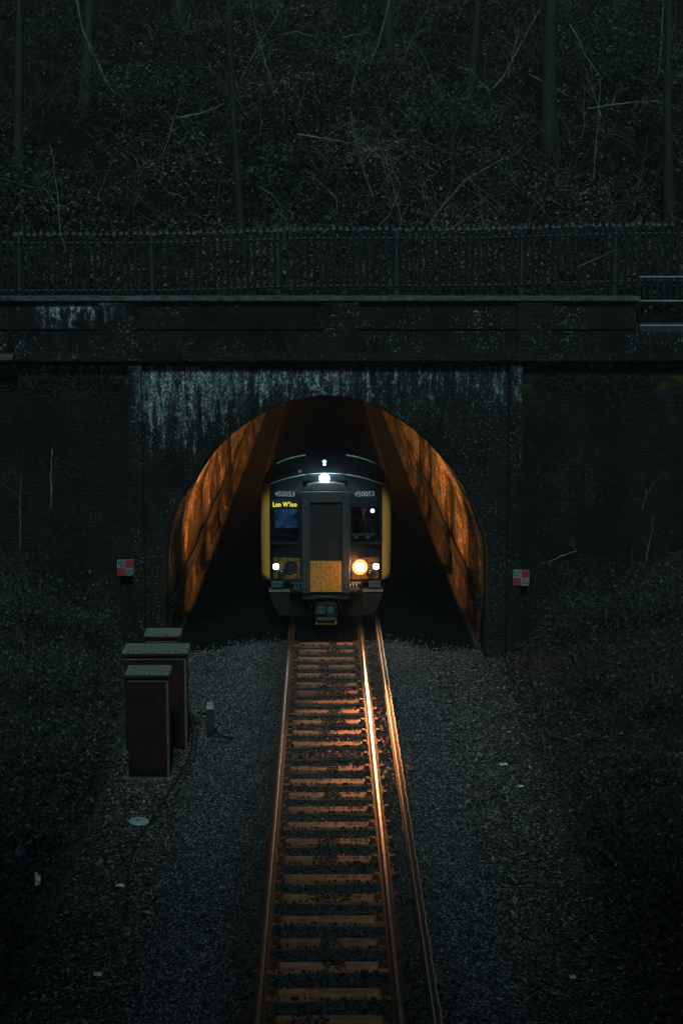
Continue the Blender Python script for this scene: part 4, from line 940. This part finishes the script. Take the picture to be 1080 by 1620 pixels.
hb = [(-4.6, 46, 2.2, 1.1, 2400, 'wide ivy mound on the slope, upper left'), (-1.2, 41, 1.0, .9, 1100, 'ivy mound on the slope above the left part of the fence'), (3.2, 44, 1.4, 1.0, 1500, 'ivy mound on the slope, right of centre'),
      (7.6, 47, 1.8, 1.1, 1700, 'ivy mound on the slope, upper right'), (-7, 40, 1.3, .9, 1200, 'ivy mound behind the fence at far left'), (1.6, 52, 2.0, 1.5, 1700, 'high ivy mound near the top centre')]
for (x, y, r_, rz, n, lb) in hb: bush((x, y, float(hill_z(np.array(x), np.array(y)))), r_, r_, rz, n, lb, 'ivy mounds on the slope', s=(.04, .10), stems=6)

# trees: trunk + a crown of bare limbs
def limb(mb, p, d, L, r, depth, seg=6, droop=0.0, curl=.35):
    pts = [Vector(p)]; dv = Vector(d).normalized()
    for k in range(seg):
        dv = (dv + Vector((random.gauss(0, 1), random.gauss(0, 1), random.gauss(0, 1))) * curl / seg * 1.4 + Vector((0, 0, -droop / seg))).normalized()
        pts.append(pts[-1] + dv * L / seg)
    mb.tube(pts, [r * (1 - .72 * k / seg) for k in range(seg + 1)], 5 if r < .03 else 8, cap=False)
    if depth > 0:
        for k in range(random.randint(3, 5)):
            i = random.randint(2, seg); a = random.uniform(0, 6.28); side = Vector((math.cos(a), math.sin(a), random.uniform(-.1, .7)))
            limb(mb, pts[i], (dv * .7 + side * .9), L * random.uniform(.35, .6), r * .45 * (1 - .4 * i / seg), depth - 1, seg, droop, curl)
    return pts
def tree(x, y, z, H, r, lean, label, group='bare trees on the slope above the tunnel', twig=M_bark, nb=9, spread=1.0, base=.35):
    e = empty('tree', (x, y, z), label, 'tree', group)
    mb = MB(); pts = []; n = 9; wv = random.uniform(0, 6)
    for k in range(n + 1):
        t = k / n; pts.append(Vector((x + lean * H * t + .12 * H * .15 * math.sin(3 * t + wv), y + .1 * math.sin(4 * t + wv), z - .7 + H * t)))
    mb.tube(pts, [r * (1.3 if k == 0 else 1.1 if k == 1 else 1 - .75 * k / n) for k in range(n + 1)], 10); mb.build('trunk', M_bark, e)
    mb = MB()
    for k in range(nb):
        t = random.uniform(base, .98); i = min(n - 1, int(t * n)); p = pts[i].lerp(pts[i + 1], t * n - i); a = random.uniform(0, 6.28)
        limb(mb, p, (math.cos(a), math.sin(a) * .7, random.uniform(.1, .8)), H * random.uniform(.16, .34) * spread, r * .28 * (1.2 - t), 2)
    mb.build('crown', twig, e); return e
def hz(x, y): return float(hill_z(np.array(float(x)), np.array(float(y))))
tl_ = [(376, 37.6, 9, .10, .0, 'slim dark tree rising just behind the fence left of centre'), (875, 44, 12, .21, .01, 'thick dark trunk on the slope at upper right'), (1060, 40, 10, .12, .0, 'dark tree at the upper right photo edge'),
       (150, 46, 11, .16, .03, 'dark tree on the slope at upper left'), (40, 41, 10, .12, -.02, 'slim tree at the upper left photo edge'), (610, 50, 12, .14, .02, 'slim tree high on the slope near the centre'),
       (290, 52, 12, .2, -.02, 'tree high on the slope left of centre'), (740, 47, 11, .12, .03, 'slender tree right of centre on the slope'), (500, 56, 12, .18, .0, 'farthest dark tree at the top of the photo'), (965, 52, 12, .15, -.02, 'tree on the slope behind the thick trunk')]
for (px, Y, H, r, ln, lb) in tl_:
    x = at(px, 300, Y).x; tree(x, Y, hz(x, Y), H, r, ln, lb)
# pale saplings and fallen boughs that catch the light
def pale(pts, Y, r, label, dy=0.0, name='branch', cat='branch', tw=3):
    P3 = [at(x, y, Y + dy * k) for k, (x, y) in enumerate(pts)]; q = []
    for i in range(len(P3) - 1):
        for t in np.linspace(0, 1, 5, endpoint=False):
            q.append(P3[i].lerp(P3[i + 1], t) + Vector((random.uniform(-1, 1), random.uniform(-1, 1), random.uniform(-1, 1))) * .012)
    q.append(P3[-1]); mb = MB(); L = len(q)
    mb.tube(q, [r * (1 - .6 * k / L) for k in range(L)], 6)
    for k in range(tw):
        i = random.randint(L // 4, L - 2); d = (q[i + 1] - q[i]).normalized(); a = Vector((random.uniform(-1, 1), random.uniform(-.6, .6), random.uniform(-.5, 1)))
        limb(mb, q[i], d + a * .8, (q[-1] - q[0]).length * random.uniform(.2, .4), r * .45, 1, 5)
    mb.build(name, M_twig, label=label, cat=cat, group='pale bare branches in the undergrowth')
pale([(118, -20), (130, 45), (152, 92), (168, 130), (184, 152)], 43, .022, 'long pale branch slanting down at the top left')
pale([(280, 187), (312, 181), (335, 173), (354, 164)], 44, .026, 'short pale bough lying level at upper left', tw=1)
pale([(470, 212), (505, 218), (550, 226), (592, 240), (618, 262), (636, 298)], 40, .020, 'bent pale branch arching over the slope at centre')
pale([(410, 296), (428, 306), (440, 320), (447, 334)], 38, .014, 'short hooked pale twig above the fence left of centre', tw=1)
pale([(637, 356), (625, 310), (612, 262), (600, 225)], 37.5, .014, 'slender upright sapling behind the centre of the fence')
pale([(598, 358), (615, 340), (628, 310), (634, 292)], 37, .013, 'thin twig rising beside the central sapling', tw=2)
pale([(680, 354), (700, 325), (735, 285), (782, 258), (822, 240)], 38, .016, 'long pale branch leaning right above the fence')
pale([(618, -10), (606, 40), (598, 70), (584, 105)], 46, .020, 'pale branch hanging at the top right of centre', tw=2)
pale([(775, 144), (795, 122), (815, 85), (840, 38), (862, 0)], 45, .022, 'pale branch slanting up to the right near the top')
pale([(775, 144), (758, 128), (743, 108)], 45, .015, 'short pale fork beside the slanting branch at top right', tw=1)
pale([(900, 38), (915, 62), (925, 88), (942, 112), (951, 122)], 43, .020, 'crooked pale branch at upper right', tw=2)
pale([(938, 300), (941, 240), (946, 180), (950, 122)], 43, .016, 'upright pale stem below the crooked branch', tw=1)
pale([(836, 118), (862, 130), (885, 142), (898, 152)], 44, .018, 'pale diagonal twig left of the upright stem', tw=1)
pale([(928, 172), (965, 166), (1005, 162), (1042, 160)], 43, .024, 'level pale bough at upper right')
pale([(1048, -10), (1047, 40), (1044, 90), (1038, 132)], 42, .018, 'straight pale stem near the top right corner', tw=1)
pale([(540, 60), (560, 55), (582, 52)], 50, .022, 'pale stub at the top centre', tw=1)
pale([(440, 55), (470, 50), (500, 60)], 50, .018, 'short pale curved branch left of the top centre', tw=1)
pale([(727, 162), (745, 195), (752, 224)], 44, .012, 'small hanging twig right of centre', tw=2)
pale([(1020, 892), (1029, 850), (1032, 828)], 31.2, .010, 'pale upright twig on the right bank, lower piece', tw=2)
pale([(1014, 805), (1022, 782), (1033, 762)], 31.4, .009, 'pale twig on the right bank, upper piece', tw=1)
pale([(866, 890), (890, 878), (913, 871), (900, 860)], 31.0, .013, 'bent pale branch on top of the right bank bushes', tw=1)
pale([(976, 1048), (1000, 1052), (1012, 1062)], 29, .010, 'thin pale twig low on the right bank', tw=1)
pale([(82, 806), (81, 760), (83, 710)], 33.3, .022, 'greenish straight pole against the left wing wall', tw=0)
pale([(33, 870), (32, 800), (33, 750)], 32.8, .012, 'thin dark stem at the far left wing wall', tw=2)
pale([(914, 422), (945, 408), (972, 396)], 34.6, .010, 'straight pale stick leaning through the right part of the fence', tw=0)
# fine dead twigs and canes tangled all over the slope
mb = MB()
for k in range(1500):
    x0 = random.gauss(1.5, 5.5); y0 = 35.6 + 20 * random.random() ** 1.2; z0 = hz(x0, y0) + random.uniform(0, .3); a = random.uniform(0, 6.28); L_ = random.uniform(.4, 1.7); el = random.uniform(.05, 1.3); dv = Vector((math.cos(a) * math.cos(el), math.sin(a) * .5 * math.cos(el), math.sin(el)))
    p = Vector((x0, y0, z0)); pts = [p]
    for j in range(5): dv = (dv + Vector((random.gauss(0, .16), random.gauss(0, .1), random.gauss(-.07, .12)))).normalized(); pts.append(pts[-1] + dv * L_ / 5)
    mb.tube(pts, [random.uniform(.004, .010) * (1 - .6 * j / 5) for j in range(6)], 3, cap=False)
mb.build('dead_twigs', M_cane2, kind='stuff', label='tangle of fine dead twigs and canes all over the wooded slope', cat='twigs')
# random twiggy saplings behind the fence
for k in range(34):
    px = random.uniform(-20, 1100); Y = random.uniform(36.2, 50); x = at(px, 300, Y).x; z = hz(x, Y)
    e = empty('sapling', (x, Y, z), 'thin bare sapling among the undergrowth of the slope', 'sapling', 'thin bare saplings on the slope')
    mb = MB(); limb(mb, (x, Y, z - .1), (random.uniform(-.5, .5), random.uniform(-.3, .3), 1), random.uniform(1.4, 3.2), random.uniform(.012, .02), 2, 7, curl=.6); mb.build('stems', random.choice((M_twig, M_bark)), e)

# unseen evergreens added behind the viewer to shade the near end of the track
def evergreen(x, y, H, R_, label):
    z = float(bank_h(np.array(x), np.array(y), np.sign(x))) if abs(x) > 3.7 else 0
    e = empty('shading_evergreen', (x, y, z), label, 'tree', 'unseen evergreens added to shade the track')
    mb = MB(); mb.tube([(x, y, z - .3), (x, y, z + H * .5), (x, y, z + H)], [.45, .3, .06], 10); mb.build('trunk', M_bark, e)
    P, sz = clump((x, y, z + H * .62), R_, R_, H * .42, 9000, .3, .6); leaves('crown', P, sz, M_leaf, up=.2, parent=e)
for x, y, H, R_ in ((-5.2, -7, 27, 5.4), (5.4, -7.5, 27, 5.4), (-13.5, -8, 27, 5.5), (14, -8, 27, 5.5), (-4.8, -13, 32, 5.5), (5.2, -14, 32, 5.5)):
    evergreen(x, y, H, R_, 'unseen evergreen added behind the viewer to shade the track')

# ------------------------------------------------------------------ haze: damp dusk air
mb = MB(); mb.box(-46, 46, -32, 131, -1.7, 52)
m = bpy.data.materials.new('haze'); m.use_nodes = True; t = m.node_tree
for n_ in list(t.nodes): t.nodes.remove(n_)
o_ = t.nodes.new('ShaderNodeOutputMaterial'); v_ = t.nodes.new('ShaderNodeVolumePrincipled'); v_.inputs['Color'].default_value = (.85, .95, .92, 1)
v_.inputs['Density'].default_value = HAZE_D; v_.inputs['Anisotropy'].default_value = -.15; t.links.new(v_.outputs[0], o_.inputs['Volume'])
mb.build('haze', m, kind='stuff', label='thin damp haze over the cutting', cat='haze')
